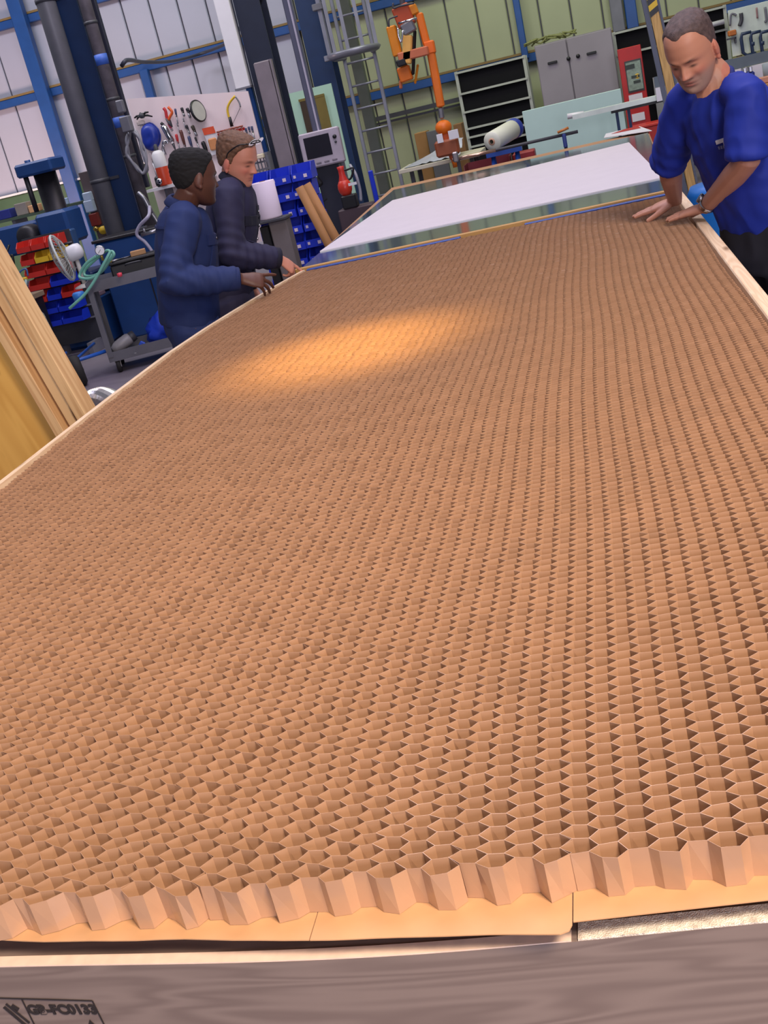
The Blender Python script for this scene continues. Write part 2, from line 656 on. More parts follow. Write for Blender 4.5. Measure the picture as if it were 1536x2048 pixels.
# top of the front beam: painted-in light on the left edge, speckled plaster right
m_lit_edge = M('beam_lit_edge', (228, 204, 190), .45, var=.08, scale=60)
vs = []
part('light_or_paint_strip', strip_along(np.linspace(-.99, -.12, 20), .0005, .0135, .8798, .8813), m_lit_edge, bench, 'lit front edge of the beam top at left, painted as a pale strip')
part('light_or_paint_strip', strip_along(np.linspace(-.114, .352, 14), .0005, .021, .8798, .8817), M('speckled_plaster', (238, 222, 210), .6, var=.3, scale=120, bump=.4), bench, 'speckled whitish strip on the right of the beam top')
# grading stamp: frame, code, tree and triangle
m_ink = M('stamp_ink', (34, 28, 30), .7)
sy = float(beam_y(-.66)) - .0009


def line(b, p, q, w=.0016):
    p, q = V(p), V(q)
    d = (q - p).normalized()
    s = d.cross(V((0, 1, 0))) * w / 2
    b.prism([p + s, q + s, q - s, p - s], (0, -.0003, 0))


T = {k: V(v) for k, v in dict(a=(-0.716, 0.779, 0.841), b=(-0.608, 0.779, 0.836), c=(-0.605, 0.779, 0.799), d=(-0.689, 0.779, 0.840), e=(-0.687, 0.779, 0.804), g=(-0.687, 0.779, 0.822), h=(-0.633, 0.779, 0.802), t=(-0.620, 0.779, 0.807)).items()}
for k in T:
    T[k].y = sy
b = MB()
b2 = (T['c'] - T['b']) * 1.6
e2 = (T['e'] - T['d']) * 1.6
line(b, T['a'], T['b'])
line(b, T['b'], T['b'] + b2)
line(b, T['d'], T['d'] + e2)
line(b, T['a'] + b2 * 1.0 - V((.01, 0, 0)), T['b'] + b2)
b.prism([T['t'] + V((-.0, 0, .004)), T['t'] + V((-.009, 0, -.012)), T['t'] + V((.009, 0, -.012))], (0, -.0003, 0))
line(b, T['a'] + V((.006, 0, -.008)), T['a'] + V((.024, 0, -.034)), .003)
line(b, T['a'] + V((.002, 0, -.012)), T['a'] + V((.020, 0, -.040)), .004)
line(b, T['a'] + V((.012, 0, -.010)), T['a'] + V((.018, 0, -.016)), .005)
for k in range(8):
    aa, ab = PI * 2 * k / 8, PI * 2 * (k + 1) / 8
    cc = T['h'] + V((0, 0, -.007))
    line(b, cc + V((math.cos(aa), 0, math.sin(aa))) * .007, cc + V((math.cos(ab), 0, math.sin(ab))) * .007, .002)
st = part('stamp_mark', b, m_ink, bench, 'black grading stamp outline')
st.parent = beam
tx = text('GB-FC0133', .0168, m_ink, T['g'] + V((0, -.0001, -.003)), (1, 0, 0), (-.12, 0, 1), beam, 'stamp_lettering', bold=.0007)

for o_ in (st, tx):
    og = ORG[bench.name]
    ym = min(v.co.y for v in o_.data.vertices)
    for v in o_.data.vertices:
        v.co.y = float(beam_y(v.co.x + og.x)) - .0012 + (v.co.y - ym) - og.y

# kraft base sheets under the core
def sheet(poly, z, name, label, lift=None):
    b = MB()
    n = 26
    k = len(poly)
    pts = [V((x, y, z + (lift(x, y) if lift else 0))) for x, y in poly]
    b.prism(pts, (0, 0, .0012))
    return solo(name, b, m_kraft, label, 'paper sheet')


yA = float((-0.371, 0.755, 0.914)[1])
wob = lambda x: .0022 * math.sin(x * 23) + .001 * math.sin(x * 61)
pl = [(x, .761 + wob(x) * .6 + .080 * max(0, -.374 - x)) for x in np.linspace(-1.00, -.3555, 26)]
sheet([(-1.46, .85)] + pl + [(-.355, 5.2), (float(xl(5.2)) + .02, 5.2), (float(xl(3.7)) + .02, 3.7), (-1.52, 2.0)], .9078, 'kraft_sheet', 'kraft paper base sheet under the left part of the honeycomb')
pl = [(x, .760 + wob(x) * .4 - (.012 * (x + .353) / .23)) for x in np.linspace(-.3545, -.125, 12)] + [(-.117, .751), (-.1145, .758)]
sheet(pl + [(-.1145, 5.2), (-.3545, 5.2)], .9080, 'kraft_sheet', 'kraft paper base sheet with a rounded corner, between the two front seams')
pl = [(x, .761 + .07 * (x + .115)) for x in np.linspace(-.1135, .32, 22)]
sheet(pl + [(.326, 5.2), (-.1135, 5.2)], .9082, 'kraft_sheet', 'kraft paper base sheet at right, its front edge lifted off the beam')

# ---- honeycomb core
PXC, PYC, FLAT = .0255, .0195, .0146
ZT, ZB = .950, .9096


def nz(a, b, s):
    v = np.sin(a * 127.1 + b * 311.7 + s * 74.7) * 43758.5453
    return v - np.floor(v) - .5


def hexes(cx, cy):
    """outline of each cell on the ideal lattice"""
    h, tip = FLAT / 2, PXC - FLAT / 2
    ox = np.array([-tip, -h, h, tip, h, -h])
    oy = np.array([0, -PYC / 2, -PYC / 2, 0, PYC / 2, PYC / 2])
    return cx[:, None] + ox, cy[:, None] + oy


def warp(x, y, x_left, yb, y0):
    """irregular, slightly crushed core: the same warp for shared corners"""
    kx, ky = np.round((x - x_left) / .0001 / 1.0), np.round((y - yb) / (PYC / 2))
    left = np.clip((-.15 - x) / .5, 0, 1)
    am = .0009 + .0014 * left + .0012 * np.exp(-(y - y0) / .03)
    dx = am * 2 * nz(kx, ky, 1.0) + .003 * np.sin(y * 5 + x * 2) + .0025 * left * np.sin(x * 31 + y * 47)
    dy = am * 2 * nz(kx, ky, 2.0) + .003 * np.sin(x * 7 + 1) + .0035 * left * np.sin(x * 23 - y * 29)
    bow = (xl(y) - (-1.50)) * np.clip((-.6 - x) / .9, 0, 1)
    return x + dx + bow, y + dy


def cell_mesh(hx, hy, wx, wy, zt, outer, x0, yb):
    """inner faces, cut rim and outer faces of every cell as arrays"""
    nC = hx.shape[0]
    cx, cy = wx.mean(1, keepdims=True), wy.mean(1, keepdims=True)
    t = .0003
    d = np.sqrt((wx - cx) ** 2 + (wy - cy) ** 2)
    k = 1 - t / d
    ix, iy = cx + (wx - cx) * k, cy + (wy - cy) * k
    kx, ky = np.round((hx - x0) / .0001), np.round((hy - yb) / (PYC / 2))
    bx = wx + .002 * nz(kx, ky, 5.0)
    by = wy + .004 * nz(kx, ky, 6.0)
    jx, jy = ix + .002 * nz(kx, ky, 5.0), iy + .004 * nz(kx, ky, 6.0)
    zt = zt + .0012 * nz(kx, ky, 3.0)
    zb = np.full_like(wx, ZB)
    layers = [np.stack([ix, iy, zt], 2), np.stack([jx, jy, zb], 2), np.stack([wx, wy, zt], 2), np.stack([bx, by, zb], 2)]
    vs = np.concatenate(layers, 1)      # 24 verts per cell
    i = np.arange(6)
    j = (i + 1) % 6
    f = [np.stack([i, j, j + 6, i + 6], 1), np.stack([i + 12, j + 12, j, i], 1)]
    if outer:
        f.append(np.stack([i + 12, i + 18, j + 18, j + 12], 1))
    f = np.concatenate(f, 0)
    fs = (f[None] + (np.arange(nC) * 24)[:, None, None]).reshape(-1, 4)
    return vs.reshape(-1, 3), fs


def np_mesh(name, vs, fs, mats, mi=None):
    me = bpy.data.meshes.new(name)
    me.vertices.add(len(vs))
    me.vertices.foreach_set('co', np.ascontiguousarray(vs, dtype=np.float32).ravel())
    k = fs.shape[1]
    me.loops.add(fs.size)
    me.loops.foreach_set('vertex_index', np.ascontiguousarray(fs, dtype=np.int32).ravel())
    me.polygons.add(len(fs))
    me.polygons.foreach_set('loop_start', np.arange(0, fs.size, k, dtype=np.int32))
    me.polygons.foreach_set('loop_total', np.full(len(fs), k, dtype=np.int32))
    for m in mats:
        me.materials.append(m)
    if mi is not None:
        me.polygons.foreach_set('material_index', mi.astype(np.int32))
    me.polygons.foreach_set('use_smooth', np.zeros(len(fs), dtype=bool))
    me.update(calc_edges=True)
    me.validate()
    return me


m_core = paper('kraft_core', (184, 145, 116), .22, .10)


HX0 = -.112 - 53 * PXC


def core(x0, x1, y0, y1, label, n_single, odd=0, zoff=0.0):
    ncol = int(round((x1 - x0) / PXC))
    nrow = int(round((y1 - y0) / PYC))
    I, J = np.meshgrid(np.arange(ncol), np.arange(nrow), indexing='ij')
    I, J = I.ravel(), J.ravel()
    cx = x0 + (I + .5) * PXC
    cy = y0 + (J + .5 + .5 * ((I + odd) % 2)) * PYC
    hx, hy = hexes(cx, cy)
    wx, wy = warp(hx, hy, HX0, y0, y0)
    zt = ZT + zoff + .0016 * np.sin(wx * 4.1 + 1) * np.sin(wy * 2.3) + 0 * wx
    d = cx ** 2 + cy ** 2
    vis = (cy < 1.3) & (np.abs(cx + .30) < .40)
    order = np.argsort(np.where(vis, d, d + 100))
    single = order[:n_single]
    rest = order[n_single:]
    root = thing('honeycomb_core', label, 'honeycomb', ((x0 + x1) / 2, (y0 + y1) / 2, ZB))
    org = np.array(ORG[root.name])
    for k in single:
        vs, fs = cell_mesh(hx[k:k + 1], hy[k:k + 1], wx[k:k + 1], wy[k:k + 1], zt[k:k + 1], True, HX0, y0)
        o = bpy.data.objects.new('cell', np_mesh('cell', vs - org, fs, [m_core]))
        COL.objects.link(o)
        o.parent = root
    edge = (J[rest] == nrow - 1) | (I[rest] == 0) | (I[rest] == ncol - 1) | (J[rest] == 0)
    out = []
    for sel, outer in ((rest[~edge], False), (rest[edge], True)):
        if len(sel):
            out.append(cell_mesh(hx[sel], hy[sel], wx[sel], wy[sel], zt[sel], outer, HX0, y0))
    n0 = len(out[0][0])
    vs = np.concatenate([a for a, _ in out], 0)
    fs = np.concatenate([out[0][1]] + [f + n0 for _, f in out[1:]], 0)
    o = bpy.data.objects.new('cell_field', np_mesh('cell_field', vs - org, fs, [m_core]))
    COL.objects.link(o)
    o.parent = root
    tag(o, None, None, None, 'stuff')
    return root


core(-.112 - 53 * PXC, -.112, .789, 5.30, 'wide kraft paper honeycomb core, left of the front seam', 210)
core(-.112, -.112 + 17 * PXC, .789, 5.28, 'narrow kraft paper honeycomb core along the right of the bench', 90, 1)
# trimmed strip of core between the core and the right rail
# ---- strips at the far end of the honeycomb
m_film = M('blue_film', (38, 70, 150), .3)
b = MB()
for p, q_ in (((-1.44, 5.345), (-.72, 5.335)), ((-.45, 5.345), (.33, 5.325))):
    b.box(((p[0] + q_[0]) / 2, (p[1] + q_[1]) / 2, .953), (q_[0] - p[0], .028, .004), rotz(math.atan2(q_[1] - p[1], q_[0] - p[0])))
b1 = MB().box((-1.05, 5.36, .918), (.78, .035, .066), ch=.003)
solo('edge_strip', b1, m_film, 'blue film strip at the far left end of the honeycomb', 'strip')
b1 = MB().box((-.02, 5.345, .918), (.66, .030, .066), ch=.003)
solo('edge_strip', b1, m_film, 'blue film strip at the far right end of the honeycomb', 'strip')

# ================================================================ second bench with mirror-bright sheet
bench2 = thing('panel_bench', 'second bench beyond the honeycomb, carrying the bright metal sheet', 'bench', (-.6, 7.8, 0))
part('bench_top', MB().prism([(-1.515, 5.47, .916), (.345, 5.47, .916), (.50, 10.08, .916), (-1.76, 10.08, .916)], (0, 0, .018)), M('hardboard_tan', (176, 132, 96), .55, var=.08), bench2, 'tan hardboard top')
for x in (-1.4, .2):
    for y in (5.8, 7.8, 9.7):
        part('leg', MB().box((x, y, .44), (.08, .08, .88), ch=.004), m_dgrey, bench2)
    part('side_beam', MB().box((x, 7.8, .87), (.05, 4.5, .09)), m_dgrey, bench2)
part('front_lip', MB().box((-.60, 5.475, .925), (1.86, .03, .05), ch=.003), M('tan_lip', (196, 150, 84), .5), bench2)
m_mirror = M('bright_sheet', (150, 172, 180), .10, .85, var=.03, scale=2)
pts = [(-1.50, 5.50), (.34, 5.50), (.47, 9.58), (-1.66, 9.58)]
solo('metal_sheet', MB().prism([(x, y, .935) for x, y in pts], (0, 0, .012)), m_mirror, 'mirror-bright blue-grey metal sheet under the white sheet', 'sheet')
pts = [V((-1.520, 6.020, 0.951)), V((0.341, 6.035, 0.951)), V((0.293, 8.925, 0.951)), V((-1.485, 8.418, 0.951))]
for p in pts:
    p.z = .9472
solo('white_sheet', MB().prism(pts, (0, 0, .006)), M('pinkish_white_sheet', (226, 216, 220), .42, var=.02), 'large plain white sheet lying on the metal sheet', 'sheet')
pts = [V((0.131, 10.076, 0.950)), V((0.507, 9.617, 0.950)), V((0.451, 10.550, 0.950)), V((0.160, 10.546, 0.950))]
lab = thing('notice_sheet', 'white paper with a red corner at the far right bench end', 'paper', tuple(pts[0]))
part('paper', MB().prism(pts, (0, 0, .004)), m_white, lab)
pr = [lerp(pts[3], pts[2], .55) + V((0, 0, .005)), lerp(pts[3], pts[2], .98) + V((0, 0, .005)), lerp(lerp(pts[0], pts[1], .85), pts[2], .6) + V((0, 0, .005)), lerp(lerp(pts[0], pts[1], .35), pts[3], .6) + V((0, 0, .005))]
part('red_print', MB().prism(pr, (0, 0, .001)), m_red, lab, 'red printed corner')

# ================================================================ stacked timber frame at left
def stud(b, p, q, w, d, side, mi=0):
    """square-sawn length from p to q: w across the side vector, d across the other"""
    p, q = V(p), V(q)
    R = basis(side, q - p)
    b.box((p + q) / 2, (w, d, (q - p).length), R, ch=.003, mi=mi)


m_studl = wood('pine_stud_lean', (232, 192, 138), (180, 124, 70), 2, .55, ring=5, stretch=9)
# everything in the leaning frame is laid out in its own axes: x across, y depth, z along the studs
p_top, p_bot = V((-2.212, 4.100, 1.087)), V((-2.202, 4.100, 0.765))
lean = thing('timber_frame', 'leaning pine stud frame with plywood behind it, left of the bench', 'timber', (-2.27, 4.15, 0), None, (0, math.radians(-13.5), math.radians(-4)))
part('stud', MB().box((.255, -.02, .62), (.05, .10, 1.62), ch=.003), m_studl, lean)
part('stud', MB().box((.195, -.005, .60), (.05, .09, 1.58), ch=.003), m_studl, lean)
part('stud', MB().box((.122, -.02, .62), (.05, .10, 1.60), ch=.003), m_studl, lean)
part('batten', MB().box((.158, .02, .62), (.022, .03, 1.58)), M('grey_batten', (120, 110, 96), .7), lean)
part('batten', MB().box((.078, .02, .62), (.034, .03, 1.58)), m_board, lean)
part('plywood_sheet', MB().box((-.36, .04, .66), (.84, .018, 1.44), ch=.002), m_ply, lean)

# ================================================================ service cart
ca = math.atan2(.22, .59)
cx, cy_ = -4.06, 9.15
cart = thing('service_cart', 'grey two-shelf steel service cart behind the man in blue overalls', 'cart', (cx, cy_, 0), None, (0, 0, ca))
LX, LY = .66, .52
m_cart = M('cart_grey', (98, 98, 106), .45, .2)
for z, nm in ((.15, 'lower_shelf'), (.76, 'upper_shelf')):
    b = MB().box((0, 0, z - .03), (LX, LY, .01))
    for sx in (-1, 1):
        b.box((sx * LX / 2, 0, z), (.008, LY, .085))
        b.box((0, sx * LY / 2, z), (LX, .008, .085))
    part(nm, b, m_cart, cart)
for sx in (-1, 1):
    for sy in (-1, 1):
        part('leg', MB().box((sx * (LX / 2 - .004), sy * (LY / 2 - .02), .45), (.008, .045, .60)).box((sx * (LX / 2 - .02), sy * (LY / 2 + .006), .45), (.045, .008, .60)), m_cart, cart)
        w = part('caster', MB().lathe((sx * .27 - .014, sy * .2, .066), (1, 0, 0), [(.0, -.005), (.06, -.005), (.066, .004), (.066, .026), (.06, .033), (0, .033)]), m_rubber, cart)
        h = part('wheel_hub', MB().lathe((sx * .27 - .022, sy * .2, .066), (1, 0, 0), [(0, 0), (.026, 0), (.026, .044), (0, .044)], n=12).box((sx * .27, sy * .2, .105), (.05, .04, .03)), m_white, cart)
        h.parent = w
part('label_plate', MB().box((LX / 2 - .03, -LY / 2 - .010, .775), (.05, .004, .05)), m_white, cart)


def cart_pt(x, y, z):
    return rotz(ca) @ V((x, y, z)) + V((cx, cy_, 0))


# things on the cart
tb = cart_pt(.10, -.04, .742)
box_ = thing('tool_box', 'black tool box with a long lid on the cart top', 'toolbox', tb)
Rz = rotz(ca)
part('body', MB().box(tb + V((0, 0, .07)), (.40, .22, .14), Rz, ch=.012), m_black, box_)
part('lid', MB().box(tb + V((0, 0, .155)), (.41, .23, .03), Rz, ch=.01), M('black_lid', (26, 26, 30), .4), box_)
part('handle', MB().tube(bez([tb + Rz @ V(p) for p in ((-.07, -.12, .12), (-.05, -.14, .13), (.05, -.14, .13), (.07, -.12, .12))], 5), .007), m_dgrey, box_)
cp = tb + Rz @ V((.06, .0, .1705))
solo('carton', MB().box(cp + V((0, 0, .02)), (.13, .10, .04), Rz, ch=.003), M('carton_tan', (176, 134, 92), .8), 'small tan carton on the black tool box lid', 'box')
for k, (dx, mm, lb) in enumerate(((-.07, m_steel, 'steel file lying on the black tool box'), (-.10, m_yellow, 'yellow-handled file lying on the black tool box'))):
    f0 = tb + Rz @ V((dx, -.06, .178))
    f = thing('file', lb, 'file', f0)
    part('blade', MB().tube([f0 + Rz @ V((-.02, 0, 0)), f0 + Rz @ V((.10, .06, 0))], [.007, .005], flat=.5), m_steel, f)
    part('handle', MB().tube([f0 + Rz @ V((-.10, -.05, 0)), f0 + Rz @ V((-.02, 0, 0))], [.008, .007]), mm, f)
# desk fan: cage seen from the side, white motor housing, stub stand
fc = V((-4.589, 9.150, 1.028))
fdir = V((-.93, -.30, -.18)).normalized()
fan = thing('desk_fan', 'white desk fan with a round wire cage at the left end of the cart', 'fan', (fc.x + .12, fc.y, .742))
fz = fc
fu = fdir.orthogonal().normalized()
fw = fdir.cross(fu)
b = MB()
Rf = .205
ring = lambda rr, off, m=28: [fz + fdir * off + (fu * math.cos(2 * PI * k / m) + fw * math.sin(2 * PI * k / m)) * rr for k in range(m)]
for off, rr in ((.045, .14), (.065, .06), (-.05, .15), (-.07, .06)):
    b.tube(ring(rr, off), .0025, n=5, closed=True)
for k in range(36):
    a = 2 * PI * k / 36
    dd = fu * math.cos(a) + fw * math.sin(a)
    b.tube([fz + fdir * .07 + dd * .03, fz + fdir * .05 + dd * .13, fz + fdir * .02 + dd * Rf, fz - fdir * .02 + dd * Rf, fz - fdir * .055 + dd * .13, fz - fdir * .075 + dd * .05], .0018, n=4, caps=False)
part('wire_cage', b, M('cage_wire', (170, 172, 168), .4, .3), fan)
part('cage_rim', MB().tube(ring(Rf, 0, 36), .011, n=8, closed=True), M('rim_offwhite', (196, 204, 200), .4), fan)
for k in range(4):
    a = PI / 2 * k + .3
    dd = fu * math.cos(a) + fw * math.sin(a)
    ee = fu * -math.sin(a) + fw * math.cos(a)
    b = MB()
    q4 = [fz + dd * .03 + ee * .03, fz + dd * .17 + ee * .075 + fdir * .02, fz + dd * .19 - ee * .02 - fdir * .01, fz + dd * .03 - ee * .03 - fdir * .02]
    b.prism(q4, fdir * .003)
    part('blade', b, M('blade_grey', (150, 146, 140), .4), fan)
part('motor_housing', MB().lathe(fz - fdir * .05, -fdir, [(0, 0), (.05, 0), (.068, .02), (.07, .09), (.06, .13), (.03, .145), (0, .148)], n=22), M('fan_white', (226, 226, 230), .35, var=.02), fan)
mb0 = fz - fdir * .12
part('stand', MB().cyl((mb0.x, mb0.y, mb0.z - .05), (mb0.x, mb0.y, .76), .018).lathe((mb0.x, mb0.y, .742), (0, 0, 1), [(.09, 0), (.09, .012), (.03, .03), (0, .03)]), M('fan_stand', (190, 186, 178), .45), fan)
# coiled air hose with gauge
hc = V((-4.137, 8.750, 0.866))
hu = V((.80, .25, .55)).normalized()
hv = V((-.3, -.1, 1.0)).normalized()
pts = [V((-4.083, 8.750, 1.007)), V((-4.196, 8.750, 0.963)), V((-4.276, 8.750, 0.894)), V((-4.264, 8.720, 0.863)), V((-4.159, 8.700, 0.846)), V((-4.040, 8.720, 0.894)), V((-3.963, 8.760, 0.981)), V((-4.001, 8.800, 1.028)), V((-4.131, 8.800, 0.975)), V((-4.246, 8.800, 0.913)), V((-4.234, 8.760, 0.867)), V((-4.096, 8.700, 0.867)), V((-3.979, 8.700, 0.940)), V((-3.899, 8.680, 0.989)), V((-3.924, 8.700, 1.020)), V((-3.971, 8.660, 0.966)), V((-4.100, 8.620, 0.832)), V((-4.205, 8.580, 0.742)), V((-4.303, 8.550, 0.687)), V((-4.365, 8.550, 0.657))]
hose = thing('air_hose', 'coiled pale teal air hose hanging over the cart front edge', 'hose', (hc.x, hc.y, .79))
part('hose_line', MB().tube(bez(pts, 8), .0125, n=9), M('hose_teal', (112, 176, 156), .4, var=.04), hose)
gq = V((-4.034, 8.740, 1.045))
gd = (V((0, 0, 1.6)) - gq).normalized()
gauge = thing('pressure_gauge', 'small round white pressure gauge on the coiled hose', 'gauge', gq)
part('case', MB().lathe(gq, gd, [(0, -.03), (.036, -.03), (.04, -.02), (.042, .0), (.036, .004)], n=22), m_chrome, gauge)
part('dial', MB().lathe(gq + gd * .002, gd, [(.037, 0), (0, .001)], n=22), m_white, gauge)
gx = gd.orthogonal().normalized()
part('needle', MB().tube([gq + gd * .005 - gx * .008, gq + gd * .005 + gx * .026], .0018, n=4), m_black, gauge)
part('stem', MB().cyl(gq - gd * .02 - V((0, 0, .02)), gq - gd * .02 - V((0, 0, .085)), .012), M('brass', (180, 150, 80), .3, .9), gauge)
# lower shelf: heat gun, clamp, blue bag
lo = cart_pt(-.17, -.1, .125)
va = thing('hand_vacuum', 'grey cylindrical power tool on the lower cart shelf', 'power tool', lo)
a0, a1 = lo + Rz @ V((-.12, -.02, .06)), lo + Rz @ V((.13, .04, .15))
part('body', MB().lathe(a0, a1 - a0, [(0, 0), (.03, .0), (.048, .04), (.055, .09), (.055, .17), (.045, .19), (0, .19)], n=18), M('tool_grey', (150, 146, 148), .4), va)
part('cap', MB().lathe(a0 + (a1 - a0).normalized() * .186, a1 - a0, [(.045, 0), (.048, .015), (.044, .05), (0, .055)], n=18), m_dgrey, va)
part('foot', MB().box(lo + V((0, 0, .02)), (.2, .09, .04), Rz, ch=.008), m_black, va)
cl = cart_pt(-.06, -.21, .122)
kl = thing('blue_clamp', 'small blue hand tool with a wire loop on the lower cart shelf', 'tool', cl)
part('body', MB().box(cl + V((.02, 0, .045)), (.05, .035, .10), Rz @ Matrix.Rotation(.7, 3, 'Y'), ch=.008), M('tool_blue', (40, 80, 190), .4), kl)
part('wire_loop', MB().tube(bez([cl + Rz @ V(p) for p in ((-.02, -.02, .01), (-.06, -.03, .012), (-.05, -.05, .012), (.01, -.04, .012), (.03, -.01, .03))], 6), .005), m_steel, kl)
for k in range(2):
    r0 = cart_pt(-.22, -.16 + .05 * k, .128)
    solo('steel_rod', MB().tube([r0, r0 + Rz @ V((.2, .03, .012))], .007), m_dgrey, ('dark round rod lying at the front of the lower cart shelf', 'dark round rod lying behind another on the lower cart shelf')[k], 'rod')
bag = V(cart_pt(.15, -.02, .125))
b = MB()
vs = []
for i in range(13):
    th = PI * i / 12
    for j in range(22):
        a = 2 * PI * j / 22
        d = V((math.sin(th) * math.cos(a), math.sin(th) * math.sin(a), math.cos(th)))
        k = 1 + .34 * noise.noise(d * 3.2) + .22 * noise.noise(d * 7)
        p = V((d.x * .125 * k, d.y * .14 * k, .12 + d.z * .14 * k + .06 * d.x))
        p.z = max(p.z, .002)
        vs.append(bag + Rz @ p)
fs = [(i * 22 + j, (i + 1) * 22 + j, (i + 1) * 22 + (j + 1) % 22, i * 22 + (j + 1) % 22) for i in range(12) for j in range(22)]
b.add(vs, fs, 0, True)
solo('cloth_bag', b, M('bag_blue', (24, 62, 190), .6, var=.12, scale=12), 'crumpled bright blue bag on the right of the lower cart shelf', 'bag')
r0 = cart_pt(.06, -.215, .122)
solo('rag', MB().ball(r0 + V((0, 0, .03)), (.05, .035, .03), 10), M('rag_red', (150, 70, 60), .8, var=.2), 'dull red rag beside the crumpled blue bag', 'rag')
bc = V((-4.322, 8.700, 0.725))
solo('tape_reel', MB().lathe(bc, (0, 0, 1), [(0, -.03), (.05, -.03), (.055, .02), (.04, .035), (0, .035)], n=16), M('cap_bright_blue', (50, 120, 200), .4), 'bright blue reel at the near corner of the cart top', 'reel')
rd = V((-3.934, 8.750, 0.741))
solo('bottle_cap', MB().lathe((rd.x, rd.y, .803), (0, 0, 1), [(0, 0), (.02, 0), (.022, .03), (0, .034)], n=12), M('cap_pink_red', (226, 70, 90), .4), 'tiny pink-red cap on the cart top edge', 'cap')

# ---- sack truck: pneumatic wheel, axle, blue frame
wc = V((-4.469, 8.550, 0.124))
trk = thing('sack_truck', 'blue sack truck with fat black tyres left of the cart', 'hand truck', (wc.x, wc.y, 0))
ax = V((.86, .46, .05)).normalized()
for k, off in enumerate((0, -.42)):
    c0 = wc + ax * off
    c0.z = .135
    t_ = part('tyre', MB().lathe(c0 - ax * .045, ax, [(.07, 0), (.105, -.002), (.13, .015), (.135, .045), (.13, .075), (.105, .092), (.07, .09), (.07, 0)], n=26), m_rubber, trk)
    h_ = part('hub', MB().lathe(c0 - ax * .03, ax, [(0, 0), (.05, 0), (.072, .02), (.072, .04), (.05, .065), (0, .068)], n=18), m_red, trk)
    h_.parent = t_
b = MB().cyl(V((wc.x, wc.y, .135)) - ax * .47, V((wc.x, wc.y, .135)) + ax * .05, .012)
part('axle', b, m_steel, trk)
bk = V((.25, -.12, 0))
q0 = V((wc.x, wc.y, .10)) - ax * .40
b = MB()
for off in (0.06, .32):
    b.tube([q0 + ax * off + V((0, .0, .04)), q0 + ax * off + V((-.02, .16, .10)), q0 + ax * off + V((-.04, .70, .14))], .014)
b.tube([q0 + ax * .06 + V((-.02, .16, .10)), q0 + ax * .62 + V((-.02, .16, .10))], .016)
part('frame', b, M('truck_blue', (40, 96, 190), .4), trk)
part('toe_plate', MB().box(q0 + ax * .10 + V((.02, -.06, -.085)), (.40, .20, .012), rotz(math.atan2(ax.y, ax.x))), M('toe_lilac', (170, 176, 216), .4), trk)

# ---- corrugated aluminium duct lying by the bench
d0 = V((-4.067, 7.588, 0.085))
pts = bez([V((-3.545, 6.400, 0.872)), V((-3.677, 6.700, 0.627)), V((-3.778, 6.900, 0.345)), V((-3.915, 7.398, 0.090)), V((-3.752, 7.404, 0.090)), V((-3.459, 7.047, 0.090))], 22)
rs = [.085 + .006 * (1 if k % 2 else -1) for k in range(len(pts))]
solo('flexible_duct', MB().tube(pts, rs, n=18, caps=False, smooth=False), M('foil', (214, 208, 206), .28, .9, var=.1, scale=30), 'crinkled silver flexible duct on the floor beside the leaning timber', 'duct')

# ================================================================ drilling machine at far left
mx = V((-5.386, 10.800, 1.235))
mach = thing('radial_drill', 'big dark blue radial drilling machine at far left', 'machine', (mx.x, 10.9, 0))
m_mblue = M('machine_blue', (26, 66, 122), .4, var=.08)
m_mdark = M('machine_dark', (44, 42, 46), .45, .3, var=.2)
q = V((-5.411, 10.900, 1.507))
part('pillar', MB().cyl((q.x, 11.0, .2), (q.x, 11.0, (-5.448, 11.000, 1.808)[2]), .115, n=22), m_mdark, mach)
q1, q2 = V((-5.578, 10.850, 1.839)), V((-5.236, 10.850, 1.874))
b = MB().box(((q1.x + q2.x) / 2 + .02, 10.9, q2.z - .04), (q2.x - q1.x + .06, .34, .13), ch=.02)
b.cyl((q1.x + .10, 10.85, q2.z), (q1.x + .10, 10.85, q2.z + .05), .03)
part('head_cap', b, m_mblue, mach)
q = V((-5.525, 10.800, 1.668))
part('screw_rod', MB().cyl((q.x, 10.8, (-5.548, 10.800, 1.421)[2]), (q.x, 10.8, (-5.515, 10.800, 1.815)[2]), .026), m_mdark, mach)
a_, c_ = V((-6.020, 10.800, 1.248)), V((-5.527, 10.800, 1.290))
zz = ((-5.803, 10.800, 1.203)[2])
part('arm', MB().box(((a_.x + c_.x) / 2 - .4, 10.85, zz), (c_.x - a_.x + .8, .30, .30), ch=.025), m_mblue, mach)
q = V((-5.269, 10.600, 1.228))
part('gear_case', MB().box((q.x, 10.72, q.z), (.34, .40, .34), ch=.03), m_mblue, mach, 'darker blue gear case')
q = V((-5.589, 10.550, 1.211))
part('motor', MB().lathe((q.x, 10.72, q.z), (0, -1, 0), [(0, 0), (.11, 0), (.12, .03), (.12, .16), (.09, .2), (.03, .21), (0, .21)], n=22), m_mdark, mach)
q = V((-5.476, 10.600, 0.430))
part('base', MB().box((q.x - .18, 11.0, .25), (1.2, .8, .5), ch=.03), m_mblue, mach)
part('work_table', MB().box((q.x - .15, 10.95, .62), (1.1, .6, .25), ch=.02), M('machine_navy', (22, 48, 92), .45), mach)
q = V((-5.567, 10.300, 0.282))
part('base_rim', MB().box((q.x + .1, 10.52, .53), (1.0, .16, .05), ch=.01), M('rim_brown', (110, 92, 100), .5), mach)
part('nose_plate', MB().box(((-5.165, 10.300, 0.712)[0], 10.52, .95), (.20, .12, .5), ch=.015), M('machine_steelblue', (40, 72, 116), .4), mach)
q = V((-5.768, 10.300, 0.959))
